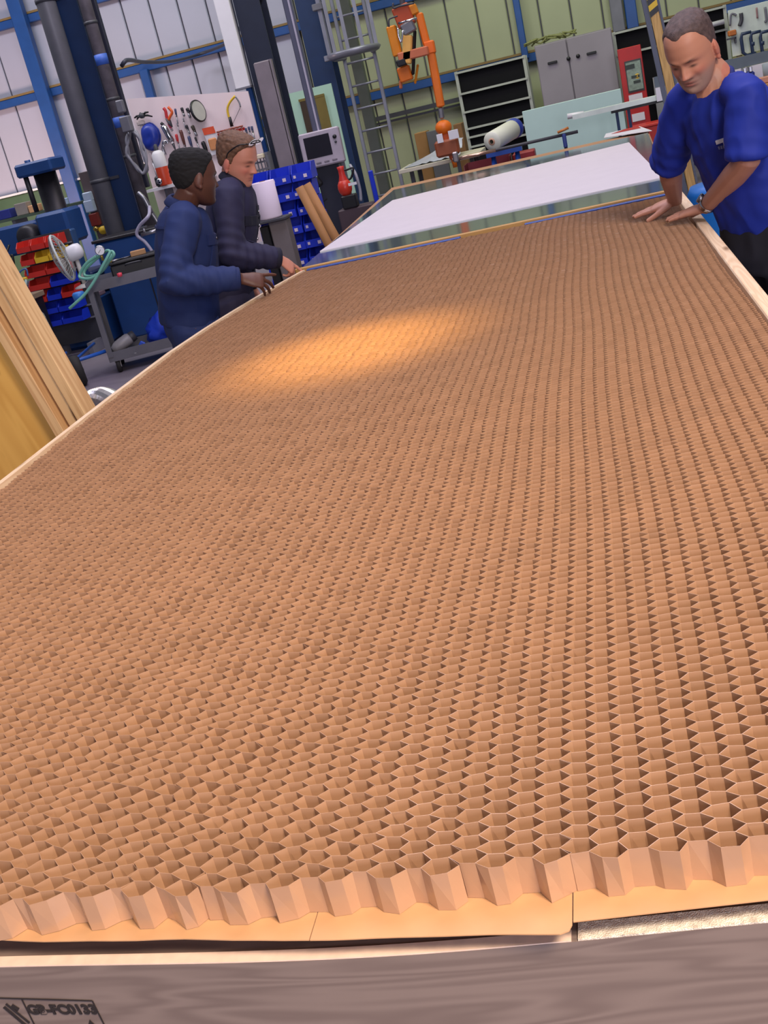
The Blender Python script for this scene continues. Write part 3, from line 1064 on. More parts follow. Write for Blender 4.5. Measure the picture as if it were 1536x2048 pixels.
b = MB().tube(bez([V((-5.724, 10.400, 1.185)), V((-5.764, 10.300, 1.059)), V((-5.815, 10.300, 0.867)), V((-5.714, 10.300, 0.923)), V((-5.673, 10.300, 1.091)), V((-5.770, 10.300, 0.985)), V((-5.801, 10.300, 0.814))], 8), .012, n=6)
solo('power_cable', b, m_black, 'loop of black cable hanging under the blue machine arm', 'cable')

# blue machine cabinet behind the cart
q = V((-4.427, 10.200, 0.804))
cab = thing('machine_cabinet', 'dark blue steel cabinet behind the cart and big column', 'cabinet', (q.x, 10.88, 0))
part('body', MB().box((q.x - .04, 10.88, .50), (.95, .52, 1.00), ch=.02), m_mblue, cab)
part('top_rail', MB().box((q.x - .04, 10.88, 1.015), (.99, .56, .03), ch=.006), m_mdark, cab)
part('door_seam', MB().box((q.x - .04, 10.617, .45), (.012, .008, .8)), m_mdark, cab)
part('handle', MB().tube([(q.x - .1, 10.60, .8), (q.x + .1, 10.60, .8)], .01), m_steel, cab)
# stuff hanging by the big column: flex loops and bent steel pipes
q = V((-4.426, 11.100, 1.752))
loops = []
for k in range(46):
    a = 2 * PI * k / 14
    loops.append(V((q.x + .085 * math.cos(a) + .012 * math.sin(k * 1.7), q.y - .02 * math.sin(k), q.z + .20 * math.sin(a) + .03 * math.sin(k * .9))))
coil = thing('cable_coil', 'coil of grey cable and fittings hung on the big navy column', 'cable', (q.x, q.y, q.z - .22))
part('loops', MB().tube(bez(loops, 3), .014, n=6), M('cable_grey', (140, 140, 148), .4), coil)
part('hook', MB().tube(bez([(q.x, q.y + .1, q.z + .22), (q.x, q.y - .03, q.z + .24), (q.x, q.y - .05, q.z + .19), (q.x, q.y - .04, q.z + .17)], 5), .010), m_steel, coil)
part('plug_box', MB().box((q.x + .01, q.y - .05, q.z + .28), (.10, .09, .15), ch=.01).box((q.x + .0, q.y - .05, q.z + .45), (.07, .07, .12), ch=.01), m_grey, coil)
b = MB().tube(bez([V((-4.487, 11.000, 1.375)), V((-4.436, 11.000, 1.289)), V((-4.407, 11.000, 1.157)), V((-4.366, 11.000, 1.021)), V((-4.367, 11.000, 0.877))], 8), .026, n=10)
solo('steel_pipe', b, m_steel, 'bent grey steel pipe slanting down behind the man in blue overalls', 'pipe')
b = MB().tube(bez([V((-4.407, 11.000, 1.157)), V((-4.290, 10.700, 1.223)), V((-4.206, 10.400, 1.155)), V((-4.325, 10.400, 1.083)), V((-4.377, 10.400, 1.006)), V((-4.318, 10.400, 0.926)), V((-4.273, 10.400, 0.813)), V((-4.262, 10.400, 0.663))], 8), .017, n=8)
solo('air_line', b, M('line_lilac', (160, 156, 176), .4), 'pale flexible air line looping down to the cart', 'hose')
q = V((-4.262, 10.400, 0.997))
solo('pipe_valve', MB().tube([(q.x - .07, q.y, q.z), (q.x + .1, q.y, q.z + .01)], .02).cyl((q.x - .03, q.y, q.z), (q.x - .03, q.y, q.z + .06), .014).box((q.x - .03, q.y, q.z + .07), (.08, .02, .015)), m_steel, 'small steel valve where the pale air line bends', 'valve')

# wall switch stack right of the drilling machine
q = V((-5.448, 11.900, 1.336))
sw = thing('switch_post', 'switch post with white box, red and yellow fittings right of the machine', 'switch', (q.x, 11.95, 0))
part('post', MB().box((q.x + .02, 11.98, .85), (.12, .08, 1.7), ch=.005), M('post_brown', (98, 84, 84), .6), sw)
part('white_box', MB().box((q.x, 11.9, q.z), (.11, .08, .13), ch=.01), M('switch_white', (190, 206, 226), .4), sw)
part('white_box', MB().box((q.x + .01, 11.9, q.z + .10), (.10, .07, .10), ch=.01), M('switch_white', (190, 206, 226), .4), sw)
part('red_block', MB().box((q.x + .01, 11.9, q.z - .15), (.10, .08, .14), ch=.01), M('dark_red', (130, 40, 30), .5), sw)
part('yellow_knob', MB().lathe((q.x + .08, 11.9, q.z - .28), (0, -1, 0), [(0, 0), (.045, 0), (.045, .05), (0, .055)], n=14), m_yellow, sw)
part('brass_fitting', MB().ball((q.x + .0, 11.88, q.z - .25), (.04, .03, .03), 10), M('brass', (180, 150, 80), .3, .9), sw)

# bin rack behind the fan: red, yellow and blue small bins
def bin_(b, c, w, d, h, R=None, mi=0):
    """open-fronted hopper bin with its mouth toward -y"""
    x0, x1 = -w / 2, w / 2
    y0, y1 = -d / 2, d / 2
    P = [V(p) for p in ((x0, y0, 0), (x1, y0, 0), (x1, y1, 0), (x0, y1, 0), (x0, y0, h * .5), (x1, y0, h * .5), (x1, y0 + d * .3, h), (x0, y0 + d * .3, h), (x1, y1, h), (x0, y1, h))]
    P = [V(c) + (R @ p if R is not None else p) for p in P]
    t = .006
    ins = [V(c) + (R @ (p) if R is not None else p) for p in [V(q) for q in ((x0 + t, y0 + t, t), (x1 - t, y0 + t, t), (x1 - t, y1 - t, t), (x0 + t, y1 - t, t), (x0 + t, y0 + t, h * .5), (x1 - t, y0 + t, h * .5), (x1 - t, y0 + d * .3, h), (x0 + t, y0 + d * .3, h), (x1 - t, y1 - t, h), (x0 + t, y1 - t, h))]]
    fs = [(0, 3, 2, 1), (0, 1, 5, 4), (1, 2, 8, 6, 5), (2, 3, 9, 8), (3, 0, 4, 7, 9)]
    b.add(P, fs, mi)
    b.add(ins, [f[::-1] for f in fs], mi)
    rim = [4, 5, 6, 8, 9, 7]
    o = len(b.v) - 20
    for i in range(6):
        a, c2 = rim[i], rim[(i + 1) % 6]
        b.f.append([o + a, o + c2, o + 10 + c2, o + 10 + a])
        b.m.append(mi)
        b.sm.append(False)
    return b


q = V((-5.292, 10.000, 0.793))
rack = thing('bin_rack', 'louvred steel rack full of small bins below the machine arm', 'rack', (q.x, 10.25, 0))
part('back_panel', MB().box((q.x, 10.36, .66), (.52, .02, 1.1)), m_dgrey, rack)
for dx in (-.22, .22):
    part('foot', MB().box((q.x + dx, 10.3, .06), (.05, .4, .12)), m_grey, rack)
for i in range(7):
    part('louvre', MB().box((q.x, 10.33, .335 + .125 * i), (.52, .06, .012)), m_grey, rack)
cols = [('red', m_redbin), ('red', m_redbin), ('red', m_redbin), ('blue', m_bluebin), ('blue', m_bluebin), ('red', m_redbin)]
rowc = ['bb', 'bb', 'rbr', 'rb', 'rr', 'ryy', 'rrr']
nmx = {'r': ('red', m_redbin), 'b': ('blue', m_bluebin), 'y': ('yellow', m_yellow)}
where = ['bottom', 'second lowest', 'third lowest', 'middle', 'third highest', 'second highest', 'top']
for i, rc in enumerate(rowc):
    k = len(rc)
    wd = .47 / k - .012
    for j, ch_ in enumerate(rc):
        nm, mt_ = nmx[ch_]
        c = (q.x - .235 + (j + .5) * .47 / k, 10.22, .345 + .125 * i)
        pos = (['left', 'right'] if k == 2 else ['left', 'middle', 'right'])[j]
        bb = bin_(MB(), c, wd, .18, .10)
        o = solo('parts_bin', bb, mt_, '%s bin, %s of the %s row on the rack under the machine arm' % (nm, pos, where[i]), 'bin', 'small bins on the rack under the machine arm')
# clutter shelf behind the drill at far left
q = V((-6.175, 11.600, 1.493))
sh = thing('wall_shelf', 'cluttered shelf on the green dado behind the machine arm', 'shelf', (q.x, 12.0, q.z - .15))
part('board', MB().box((q.x + .1, 12.0, q.z - .1), (1.1, .35, .03)), M('shelf_green', (80, 96, 78), .6), sh)
part('bracket', MB().box((q.x - .2, 12.0, q.z - .2), (.04, .3, .2)), m_grey, sh)
part('bracket', MB().box((q.x + .45, 12.0, q.z - .2), (.04, .3, .2)), m_grey, sh)
for k, (dx, w, h, rgb, lb) in enumerate(((-.30, .16, .10, (40, 50, 130), 'small navy box on the cluttered shelf'), (-.08, .14, .13, (150, 140, 130), 'grey carton on the cluttered shelf'), (.06, .12, .08, (226, 170, 120), 'peach carton on the cluttered shelf'), (.26, .15, .10, (206, 206, 220), 'white carton on the cluttered shelf'), (.42, .10, .07, (176, 196, 226), 'pale blue packet at the right of the cluttered shelf'))):
    solo('carton', MB().box((q.x + dx, 11.95, q.z - .084 + h / 2), (w, .16, h), rotz(.1 * k), ch=.006), M('carton_%d' % k, rgb, .7), lb, 'box')
# yellow-topped hand saw frame hanging below the arm
q = V((-5.365, 9.750, 0.878))
hk = thing('saw_frame', 'yellow and blue tube frame on a bench behind the leaning timber', 'frame', (q.x, q.y, q.z - .12))
part('yellow_bar', MB().tube([V((-5.415, 9.750, 0.888)), V((-5.299, 9.750, 0.884))], .012), m_yellow, hk)
part('blue_bow', MB().tube(bez([V((-5.391, 9.750, 0.893)), V((-5.348, 9.750, 0.951)), V((-5.279, 9.750, 0.966)), V((-5.282, 9.750, 0.900))], 6), .008), M('bow_blue', (60, 96, 150), .4), hk)
part('leg', MB().tube([V((-5.312, 9.750, 0.877)), V((-5.372, 9.750, 0.744))], .012), M('leg_pale', (170, 196, 190), .4), hk)
part('leg', MB().tube([V((-5.413, 9.750, 0.878)), V((-5.457, 9.750, 0.761))], .010), m_steel, hk)
q = V((-5.404, 9.750, 0.731))
wb = thing('side_bench', 'low dark bench with tools behind the leaning timber', 'bench', (q.x, 9.75, 0))
part('top', MB().box((q.x - .1, 9.75, q.z - .025), (.45, .4, .05), ch=.005), M('bench_tan', (130, 110, 90), .7), wb)
for dx in (-.28, .08):
    part('leg', MB().box((q.x + dx, 9.75, (q.z - .05) / 2), (.05, .35, q.z - .05)), m_black, wb)

# ================================================================ tool pegboard at left
PY = 12.62
tl, tr = V((-4.937, 12.620, 2.349)), V((-3.577, 12.620, 2.116))
bd = thing('pegboard', 'large white tool board behind the two men in overalls', 'board', ((tl.x + tr.x) / 2, PY, .5))
zt_ = (tl.z + tr.z) / 2
part('board', MB().prism([(tl.x - .02, PY + .002, tl.z), (tr.x + .02, PY + .002, tr.z), (tr.x + .02, PY + .002, .5), (tl.x - .02, PY + .002, .5)], (0, .025, 0)), M('board_white', (232, 214, 214), .55, var=.02), bd)
for x in (tl.x + .1, tr.x - .1):
    part('support_leg', MB().box((x, PY + .055, (zt_ - .15) / 2), (.05, .05, zt_ - .15)), m_grey, bd)
YT = PY - .02


def tool(name, label, cat='tool', at=None):
    return thing(name, label, cat, at, 'tools on the left tool board')


def rod(mb, p, q, r, n=8, flat=1.0, mi=0):
    return mb.tube([p, q], r, n, mi, flat=flat)


def handled(name, label, p, q, h, col, rb, rh, blade=None, cat='tool'):
    """blade from q upward, handle from p over the first part h of the length"""
    p, q = V(p), V(q)
    t = tool(name, label, cat, q)
    m_ = lerp(p, q, h)
    part('handle', MB().tube([p, lerp(p, m_, .15), lerp(p, m_, .6), m_], [rh * .7, rh, rh * .9, rh * .6], 10), col, t)
    part('blade', MB().tube([m_, lerp(m_, q, .9), q], [rb, rb, rb * .5], 8, flat=.6), blade or m_steel, t)
    part('hook', MB().tube([m_ + V((0, .035, 0)), m_ + V((0, -.012, 0)), m_ + V((0, -.012, .015))], .004, 6), m_steel, t)
    return t


hm_red, hm_brn = M('handle_red', (186, 44, 48), .4), M('handle_brown', (96, 52, 44), .5)
hm_blu, hm_dk = M('handle_slate', (66, 74, 108), .4), M('handle_dark', (40, 38, 44), .4)
# puller with spread arms
q = V((-4.816, 12.580, 2.138))
t = tool('gear_puller', 'black spidery puller at the top left of the white tool board', 'tool', q)
b = MB()
for e in ((-4.909, 12.560, 2.133), (-4.696, 12.560, 2.101), (-4.735, 12.580, 2.158), (-4.885, 12.560, 2.111), (-4.836, 12.580, 2.170)):
    b.tube([q, lerp(q, e, .6) + V((0, -.02, .01)), e], [.012, .012, .008], 6)
part('arm', b, m_black, t)
part('hub', MB().lathe(q - V((0, .04, 0)), (0, 1, 0), [(0, 0), (.03, 0), (.03, .05), (0, .05)], 12), m_dgrey, t)
q = V((-4.858, 12.580, 2.066))
solo('spray_nozzle', MB().box(q, (.09, .05, .05), ch=.01).cyl(q - V((0, 0, .02)), q - V((0, 0, .09)), .015), M('nozzle_beige', (190, 176, 170), .5), 'pale nozzle hung between the black puller and the blue scoop', 'tool', 'tools on the left tool board')
# blue scoop
q = V((-4.796, 12.500, 1.891))
t = tool('blue_scoop', 'blue plastic scoop hung at the left of the white tool board', 'scoop', q)
b = MB()
out = []
for k in range(18):
    a = 2 * PI * k / 18
    out.append((.105 * math.cos(a) * (1 + .10 * math.cos(3 * a)), .135 * math.sin(a) + (.02 if math.sin(a) > 0 else 0)))
vs = []
for d, s_ in ((0.0, 1.0), (-.06, .96), (-.10, .62), (-.085, .2)):
    vs += [q + V((x * s_ + .0 + .1 * z, d + .1, z * s_)) for x, z in out]
fs = [(i * 18 + j, i * 18 + (j + 1) % 18, (i + 1) * 18 + (j + 1) % 18, (i + 1) * 18 + j) for i in range(3) for j in range(18)]
fs += [tuple(range(54, 72)), tuple(range(17, -1, -1))]
b.add(vs, fs, 0, True)
part('shell', b, M('scoop_blue', (28, 52, 150), .4), t)
part('rim', MB().tube([q + V((x + .1 * z, .1, z)) for x, z in out], .009, 6, closed=True), M('scoop_blue', (28, 52, 150), .4), t)
# red snips
p = V((-4.530, 12.570, 2.151))
t = tool('tin_snips', 'red-handled snips near the top of the white tool board', 'snips', p)
part('handle', MB().tube(bez([(-4.542, 12.560, 2.159), (-4.528, 12.560, 2.124), (-4.533, 12.560, 2.070), (-4.534, 12.560, 2.027)], 4), .018, 8), hm_red, t)
part('handle', MB().tube(bez([(-4.487, 12.560, 2.158), (-4.457, 12.560, 2.097), (-4.494, 12.560, 2.056), (-4.523, 12.560, 2.024)], 4), .016, 8), M('handle_orange', (220, 96, 40), .4), t)
part('jaws', MB().tube([(-4.528, 12.560, 2.047), (-4.517, 12.560, 1.985), (-4.499, 12.560, 1.943)], [.03, .024, .006], 8, flat=.4), m_dgrey, t)
handled('paint_brush', 'crimson long-handled tool hung below the red snips', (-4.538, 12.570, 1.989), (-4.515, 12.570, 1.902), .8, M('handle_crimson', (160, 40, 70), .4), .014, .016)
# torch / caulking gun
t = tool('sealant_gun', 'shiny silver sealant gun slanting across the white tool board', 'tool', (-4.563, 12.540, 1.815))
part('barrel', MB().tube([(-4.606, 12.550, 1.983), (-4.591, 12.550, 1.953), (-4.550, 12.550, 1.806), (-4.543, 12.550, 1.772)], [.028, .034, .034, .02], 14), m_chrome, t)
part('nozzle', MB().tube([(-4.543, 12.550, 1.772), (-4.535, 12.550, 1.698)], [.018, .007], 8), m_dgrey, t)
part('grip', MB().tube([(-4.593, 12.550, 1.986), (-4.615, 12.550, 2.013)], .018, 8), m_black, t)
handled('chisel', 'thin grey chisel beside the red snips', (-4.415, 12.570, 2.125), (-4.430, 12.570, 1.960), 0.5, hm_blu, 0.008, 0.013)
handled('paint_brush', 'dark flat brush, upper middle of the white tool board', (-4.338, 12.570, 2.118), (-4.332, 12.570, 2.019), 0.6, hm_dk, 0.014, 0.018)
handled('hammer', 'dark short tool left of the round mirror disc', (-4.277, 12.570, 2.099), (-4.268, 12.570, 1.989), 0.5, hm_dk, 0.016, 0.02)
handled('screwdriver', 'red-handled screwdriver in the middle of the tool rows', (-4.485, 12.570, 1.862), (-4.490, 12.570, 1.687), 0.55, hm_red, 0.007, 0.017)
handled('screwdriver', 'brown-handled screwdriver right of the red-handled one', (-4.420, 12.570, 1.892), (-4.419, 12.570, 1.655), 0.75, hm_brn, 0.01, 0.02)
handled('screwdriver', 'slate-handled screwdriver right of the brown-handled one', (-4.347, 12.570, 1.810), (-4.340, 12.570, 1.632), 0.7, hm_blu, 0.008, 0.019)
handled('pliers', 'dark pliers above the slate-handled screwdriver', (-4.341, 12.570, 1.929), (-4.323, 12.570, 1.827), 0.6, hm_dk, 0.012, 0.016)
handled('pliers', 'dark pliers under the round mirror disc', (-4.274, 12.570, 1.909), (-4.249, 12.570, 1.788), 0.6, M("handle_olive", (70, 62, 50), .5), 0.016, 0.022)
handled('file', 'slim dark file above the head of the man in blue overalls', (-4.275, 12.570, 1.783), (-4.256, 12.570, 1.624), 0.4, hm_dk, 0.009, 0.013)
handled('mallet', 'thick black tool slanting between the two heads', (-4.203, 12.570, 1.718), (-4.166, 12.570, 1.449), 0.5, m_black, 0.02, 0.026)
handled('spanner', 'thin steel spanner left of the dark file', (-4.353, 12.570, 2.008), (-4.359, 12.570, 1.889), 0.3, m_steel, 0.006, 0.008)
handled('spanner', 'thin steel spanner above the brown-handled screwdriver', (-4.438, 12.570, 1.972), (-4.441, 12.570, 1.864), 0.3, m_steel, 0.006, 0.008)
handled('hammer_shaft', 'pale long shaft at the lower left edge of the white tool board', (-4.848, 12.570, 1.737), (-4.845, 12.570, 1.393), 0.3, M("shaft_pale", (206, 190, 190), .5), 0.01, 0.013)
handled('chisel', 'dark steel bar beside the pale long shaft', (-4.800, 12.570, 1.710), (-4.785, 12.570, 1.403), 0.4, hm_dk, 0.013, 0.018)
# round mirror disc on a stem
q = V((-4.137, 12.500, 2.038))
t = tool('mirror_disc', 'round disc with a dark rim in the middle of the white tool board', 'disc', q)
nd = V((.93, -.34, .12)).normalized()
part('rim', MB().lathe(q - nd * .02, nd, [(.0, 0), (.11, 0), (.122, .012), (.122, .03), (.108, .034)], 28), m_black, t)
part('face', MB().lathe(q + nd * .012, nd, [(.11, 0), (0, .004)], 28), M('disc_face', (176, 176, 168), .35), t)
part('stem', MB().tube([q - nd * .02, (-4.263, 12.570, 2.064)], [.018, .014], 8), hm_dk, t)
# packet
a, c = V((-4.163, 12.570, 1.851)), V((-4.024, 12.570, 1.848))
t = tool('spare_packet', 'orange and white packet hung on the white tool board', 'packet', a)
dn = V((.028, 0, -.30))
part('card', MB().prism([a, c, c + dn, a + dn], (0, -.02, 0)), m_white, t)
part('header', MB().prism([a + V((0, -.021, 0)), c + V((0, -.021, 0)), lerp(c, c + dn, .25) + V((0, -.021, 0)), lerp(a, a + dn, .25) + V((0, -.021, 0))], (0, -.004, 0)), M('packet_orange', (226, 90, 56), .5), t)
part('contents', MB().box(lerp(a, c, .5) + dn * .62 + V((0, -.035, 0)), (.10, .03, .13), ch=.02), M('packet_tan', (206, 140, 90), .5), t)
# red rail with tee handles
a, c = V((-4.002, 12.560, 1.745)), V((-3.682, 12.560, 1.745))
t = tool('tee_key_rail', 'red rail of small tee-handled keys above the head of the man in navy', 'rail', a)
part('rail', MB().box(lerp(a, c, .5), ((c - a).length, .03, .03), basis(c - a, (0, 0, 1))), m_red, t)
for k in range(7):
    p = lerp(a, c, (k + .5) / 7)
    kb = MB().tube([p + V((0, -.03, .03)), p + V((.01, -.03, -.14))], .005, 6).tube([p + V((-.02, -.03, .03)), p + V((.02, -.03, .03))], .010, 6)
    part('tee_key', kb, M('tee_brown', (140, 70, 52), .5), t)
handled('hex_key', 'left of three slim dark clamps right of the red rail', (-3.673, 12.570, 1.748), (-3.669, 12.570, 1.611), .4, hm_blu, .009, .014)
handled('hex_key', 'middle of three slim dark clamps right of the red rail', (-3.634, 12.570, 1.755), (-3.637, 12.570, 1.620), .4, hm_blu, .009, .014)
handled('hex_key', 'right of three slim dark clamps right of the red rail', (-3.599, 12.570, 1.753), (-3.603, 12.570, 1.591), .4, hm_blu, .009, .014)
# hacksaw
t = tool('hacksaw', 'yellow-framed hacksaw at the upper right of the white tool board', 'saw', (-3.747, 12.560, 1.959))
part('frame', MB().tube(bez([(-3.819, 12.560, 1.813), (-3.823, 12.560, 1.965), (-3.777, 12.560, 2.041), (-3.695, 12.560, 2.097)], 6), .013, 8), m_yellow, t)
part('frame_arm', MB().tube(bez([(-3.695, 12.560, 2.097), (-3.668, 12.560, 2.027), (-3.665, 12.560, 1.973)], 5), .009, 8), m_steel, t)
part('blade', MB().box(lerp((-3.665, 12.560, 1.973), (-3.815, 12.560, 1.807), .5), (.008, .003, (V((-3.665, 12.560, 1.973)) - V((-3.815, 12.560, 1.807))).length), basis((0, 1, 0), V((-3.665, 12.560, 1.973)) - V((-3.815, 12.560, 1.807)))), m_dgrey, t)
part('grip', MB().tube([(-3.818, 12.560, 1.900), (-3.818, 12.560, 1.797)], [.016, .02], 8), m_black, t)
# hanging adjustable spanner with chrome head
t = tool('adjustable_spanner', 'chrome adjustable spanner above the white can', 'spanner', (-4.644, 12.550, 1.766))
part('handle', MB().tube(bez([(-4.631, 12.550, 1.808), (-4.673, 12.550, 1.751), (-4.667, 12.550, 1.671)], 4), .018, 8, flat=.5), m_steel, t)
part('jaw', MB().tube(bez([(-4.659, 12.550, 1.758), (-4.657, 12.550, 1.802), (-4.610, 12.550, 1.814), (-4.602, 12.550, 1.779)], 4), .014, 8), m_chrome, t)
# white/red can on shelf by the board
q = V((-4.661, 12.300, 1.358))
can = thing('sealant_can', 'white can with an orange-red lower half beside the head of the man in blue overalls', 'can', q)
up = V((0, 0, 1))
part('red_body', MB().lathe(q, up, [(0, 0), (.07, 0), (.072, .01), (.072, .19), (.07, .2)], 18), M('can_red', (196, 66, 36), .4), can)
part('white_body', MB().lathe(q + up * .2, up, [(.07, 0), (.072, .01), (.072, .14), (.05, .17), (.03, .18), (0, .18)], 18), m_white, can)
part('spout', MB().lathe(q + up * .38, up, [(.025, 0), (.02, .06), (.008, .07), (0, .07)], 12), m_dgrey, can)
q0 = V((-4.627, 12.300, 1.228))
bsh = thing('board_shelf', 'narrow shelf at the foot of the white tool board', 'shelf', (q0.x, 12.4, q0.z - .06))
part('board', MB().box((q0.x + .1, 12.43, q.z - .02), (.75, .36, .03)), m_white, bsh)
part('bracket', MB().box((q0.x - .1, 12.5, q.z - .10), (.03, .2, .14)), m_grey, bsh)
part('bracket', MB().box((q0.x + .35, 12.5, q.z - .10), (.03, .2, .14)), m_grey, bsh)
cq = V((q0.x - .08, 12.30, q.z - .003))
cm_ = thing('gauge_box', 'black box with a round knob behind the shoulder of the man in blue overalls', 'device', cq)
part('body', MB().box(cq + V((0, 0, .06)), (.13, .09, .12), ch=.02), m_black, cm_)
part('knob', MB().lathe(cq + V((.0, -.045, .06)), (0, -1, 0), [(.035, 0), (.035, .03), (0, .032)], 14), m_chrome, cm_)
# wire basket and small white box right of the second man
q = V((-3.607, 12.530, 1.320))
bk = thing('wire_basket', 'grey perforated basket below the tool board beside the man in navy', 'basket', (q.x, q.y, q.z - .12))
b = MB()
for k in range(7):
    x = q.x - .12 + .04 * k
    b.box((x, q.y - .06, q.z), (.014, .006, .26))
for k in range(4):
    b.box((q.x, q.y - .06, q.z - .12 + .08 * k), (.26, .008, .02))
b.box((q.x, q.y + .02, q.z - .125), (.26, .16, .01)).box((q.x - .13, q.y + .02, q.z), (.008, .16, .26)).box((q.x + .13, q.y + .02, q.z), (.008, .16, .26)).box((q.x, q.y + .1, q.z), (.26, .01, .26))
part('mesh', b, m_grey, bk)
q = V((-3.568, 12.450, 1.422))
solo('small_box', MB().box(q, (.12, .09, .05), ch=.008), M('box_cream', (220, 206, 180), .5), 'small cream box on top of the grey perforated basket', 'box')

# ---- vertical white duct above the board, cable along the rail
q = V((-3.623, 12.750, 2.300))
dz = (-3.624, 12.750, 2.151)[2]
wd = thing('white_duct', 'white rectangular duct ending above the right edge of the tool board', 'duct', (q.x, q.y, dz))
part('box', MB().box((q.x, q.y, dz + 2.3), (.17, .10, 4.6), ch=.006), m_white, wd)
part('end_flange', MB().box((q.x, q.y, dz + .01), (.19, .12, .02)), m_grey, wd)
pts = [(-4.377, 11.250, 2.573), (-4.350, 11.400, 2.624), (-4.767, 13.000, 2.703), (-5.126, 15.000, 2.800), (-5.113, 16.200, 2.893), (-4.476, 15.500, 2.887), (-3.806, 14.000, 2.905), (-3.395, 13.200, 2.933), (-3.189, 12.800, 3.011)]
solo('overhead_cable', MB().tube(bez(pts, 8), .022, 7), M('cable_dark', (58, 60, 72), .5), 'dark overhead cable looping from the navy column along the rail', 'cable')

# ---- mint partition board with two slots, panel PC, tubes
a, c = V((-3.686, 14.200, 2.105)), V((-2.948, 14.200, 1.967))
zt2 = (a.z + c.z) / 2
m_mint = M('mint_board', (170, 204, 184), .5, var=.03)
pb = thing('mint_board', 'tall pale mint board with a brown framed opening behind the monitor', 'board', ((a.x + c.x) / 2, 14.2, .3))
part('sheet', MB().box(((a.x + c.x) / 2, 14.22, (zt2 + .3) / 2), (c.x - a.x, .03, zt2 - .3)), m_mint, pb)
s0, s1 = V((-3.375, 14.180, 1.916)), V((-3.074, 14.180, 1.890))
zb = (-3.061, 14.180, 1.075)[2]
m_slot = M('slot_brown', (60, 44, 30), .6)
m_olive = M('slot_olive', (116, 100, 44), .6)
for k, x in enumerate((s0.x + .06, s1.x - .05)):
    part('slot_panel', MB().box((x, 14.19, (s0.z + zb) / 2), (.13, .03, s0.z - zb)), (m_slot, m_olive)[k], pb)
part('slot_head', MB().box(((s0.x + s1.x) / 2, 14.19, s0.z + .01), (s1.x - s0.x + .03, .035, .03)), m_olive, pb)
for x in (a.x + .1, c.x - .1):
    part('stand', MB().box((x, 14.26, .55), (.05, .05, 1.1)), m_grey, pb)

q = V((-2.516, 11.000, 2.289))
zl = (-2.492, 11.000, 1.539)[2]
mon = thing('control_panel', 'grey industrial control screen hanging on a pole above the far bench', 'monitor', (q.x, 11.0, zl - .4))
part('pole', MB().box((q.x, 11.0, zl + 2.5), (.085, .06, 5.0), ch=.012), M('pole_slate', (96, 98, 116), .4, .3), mon)
part('pole_edge', MB().box((q.x + .02, 10.965, zl + 2.5), (.016, .012, 5.0)), M('pole_light', (196, 190, 204), .35, .3), mon)
cc = V((-2.499, 10.900, 1.382))
face = V((.05, -1, .06)).normalized()
R = basis((1, .05, 0), (0, .06, 1))
part('housing', MB().box(cc + V((0, .05, 0)), (.40, .10, .33), R, ch=.012), M('housing_lilac', (172, 162, 172), .45), mon)
part('screen', MB().box(cc + R @ V((-.025, -.002, .025)), (.255, .006, .20), R, ch=.002), M('screen_off', (26, 24, 34), .2), mon)
for k in range(4):
    part('key', MB().box(cc + R @ V((-.13 + .08 * k, -.003, -.125)), (.05, .008, .018), R, ch=.003), M('key_grey', (120, 112, 122), .5), mon)
part('knob', MB().lathe(cc + R @ V((.155, 0, .08)), R @ V((0, -1, 0)), [(.02, 0), (.018, .02), (0, .02)], 14), m_black, mon)
part('knob', MB().lathe(cc + R @ V((.155, 0, .03)), R @ V((0, -1, 0)), [(.012, 0), (.01, .015), (0, .015)], 12), m_dgrey, mon)
q = V((-2.511, 11.000, 0.954))
ped = thing('machine_pedestal', 'dark slate machine pedestal under the hanging control screen', 'pedestal', (q.x, 11.2, 0))
part('body', MB().box((q.x - .01, 11.2, .62), (.24, .3, 1.24), ch=.015), M('pedestal_slate', (38, 40, 54), .45), ped)
part('foot', MB().box((q.x, 11.2, .03), (.4, .45, .06), ch=.01), m_black, ped)
part('side_rail', MB().box((q.x + .15, 11.1, .7), (.03, .03, 1.2)), m_grey, ped)
q = V((-2.618, 10.900, 1.079))
part('clamp_head', MB().box(q, (.09, .1, .09), basis((1, 0, .5), (-.5, 0, 1)), ch=.015), m_black, ped)
part('clamp_rod', MB().tube([q, (-2.719, 10.700, 1.045)], .008, 6), m_black, ped)
part('clamp_rod', MB().tube([(-2.538, 10.800, 0.919), (-2.609, 10.600, 0.885)], .008, 6), m_black, ped)
# red pump
q = V((-2.247, 10.400, 1.008))
pu = thing('red_pump', 'red round pump with black base right of the dark pedestal', 'pump', (q.x, q.y, q.z - .20))
part('bowl', MB().ball(q, (.068, .068, .085), 16), M('pump_red', (206, 56, 36), .35), pu)
part('neck', MB().lathe(q + V((0, 0, .06)), (0, 0, 1), [(.045, 0), (.03, .05), (.028, .10), (.035, .13), (0, .135)], 14), m_redbin, pu)
part('base', MB().box(q + V((.02, .0, -.13)), (.14, .12, .12), ch=.01), m_black, pu)
part('label', MB().box(q + V((.09, -.06, .02)), (.08, .006, .025)), m_white, pu)
part('plinth', MB().box((q.x + .06, q.y + .1, (q.z - .19) / 2), (.34, .3, q.z - .19), ch=.01), M('plinth_plum', (70, 54, 60), .6), pu)
b = MB().tube(bez([(-2.194, 10.600, 1.185), (-2.139, 10.500, 1.090), (-2.133, 10.500, 0.950), (-2.147, 10.500, 0.851)], 6), .014, 7)
solo('pump_hose', b, M('hose_grey', (150, 150, 160), .4), 'grey hose curving down beside the red pump', 'hose')
b = MB().tube(bez([(-2.298, 10.600, 1.207), (-2.231, 10.500, 1.155), (-2.152, 10.500, 1.157), (-2.192, 10.500, 1.074), (-2.243, 10.500, 1.066)], 6), .010, 6)
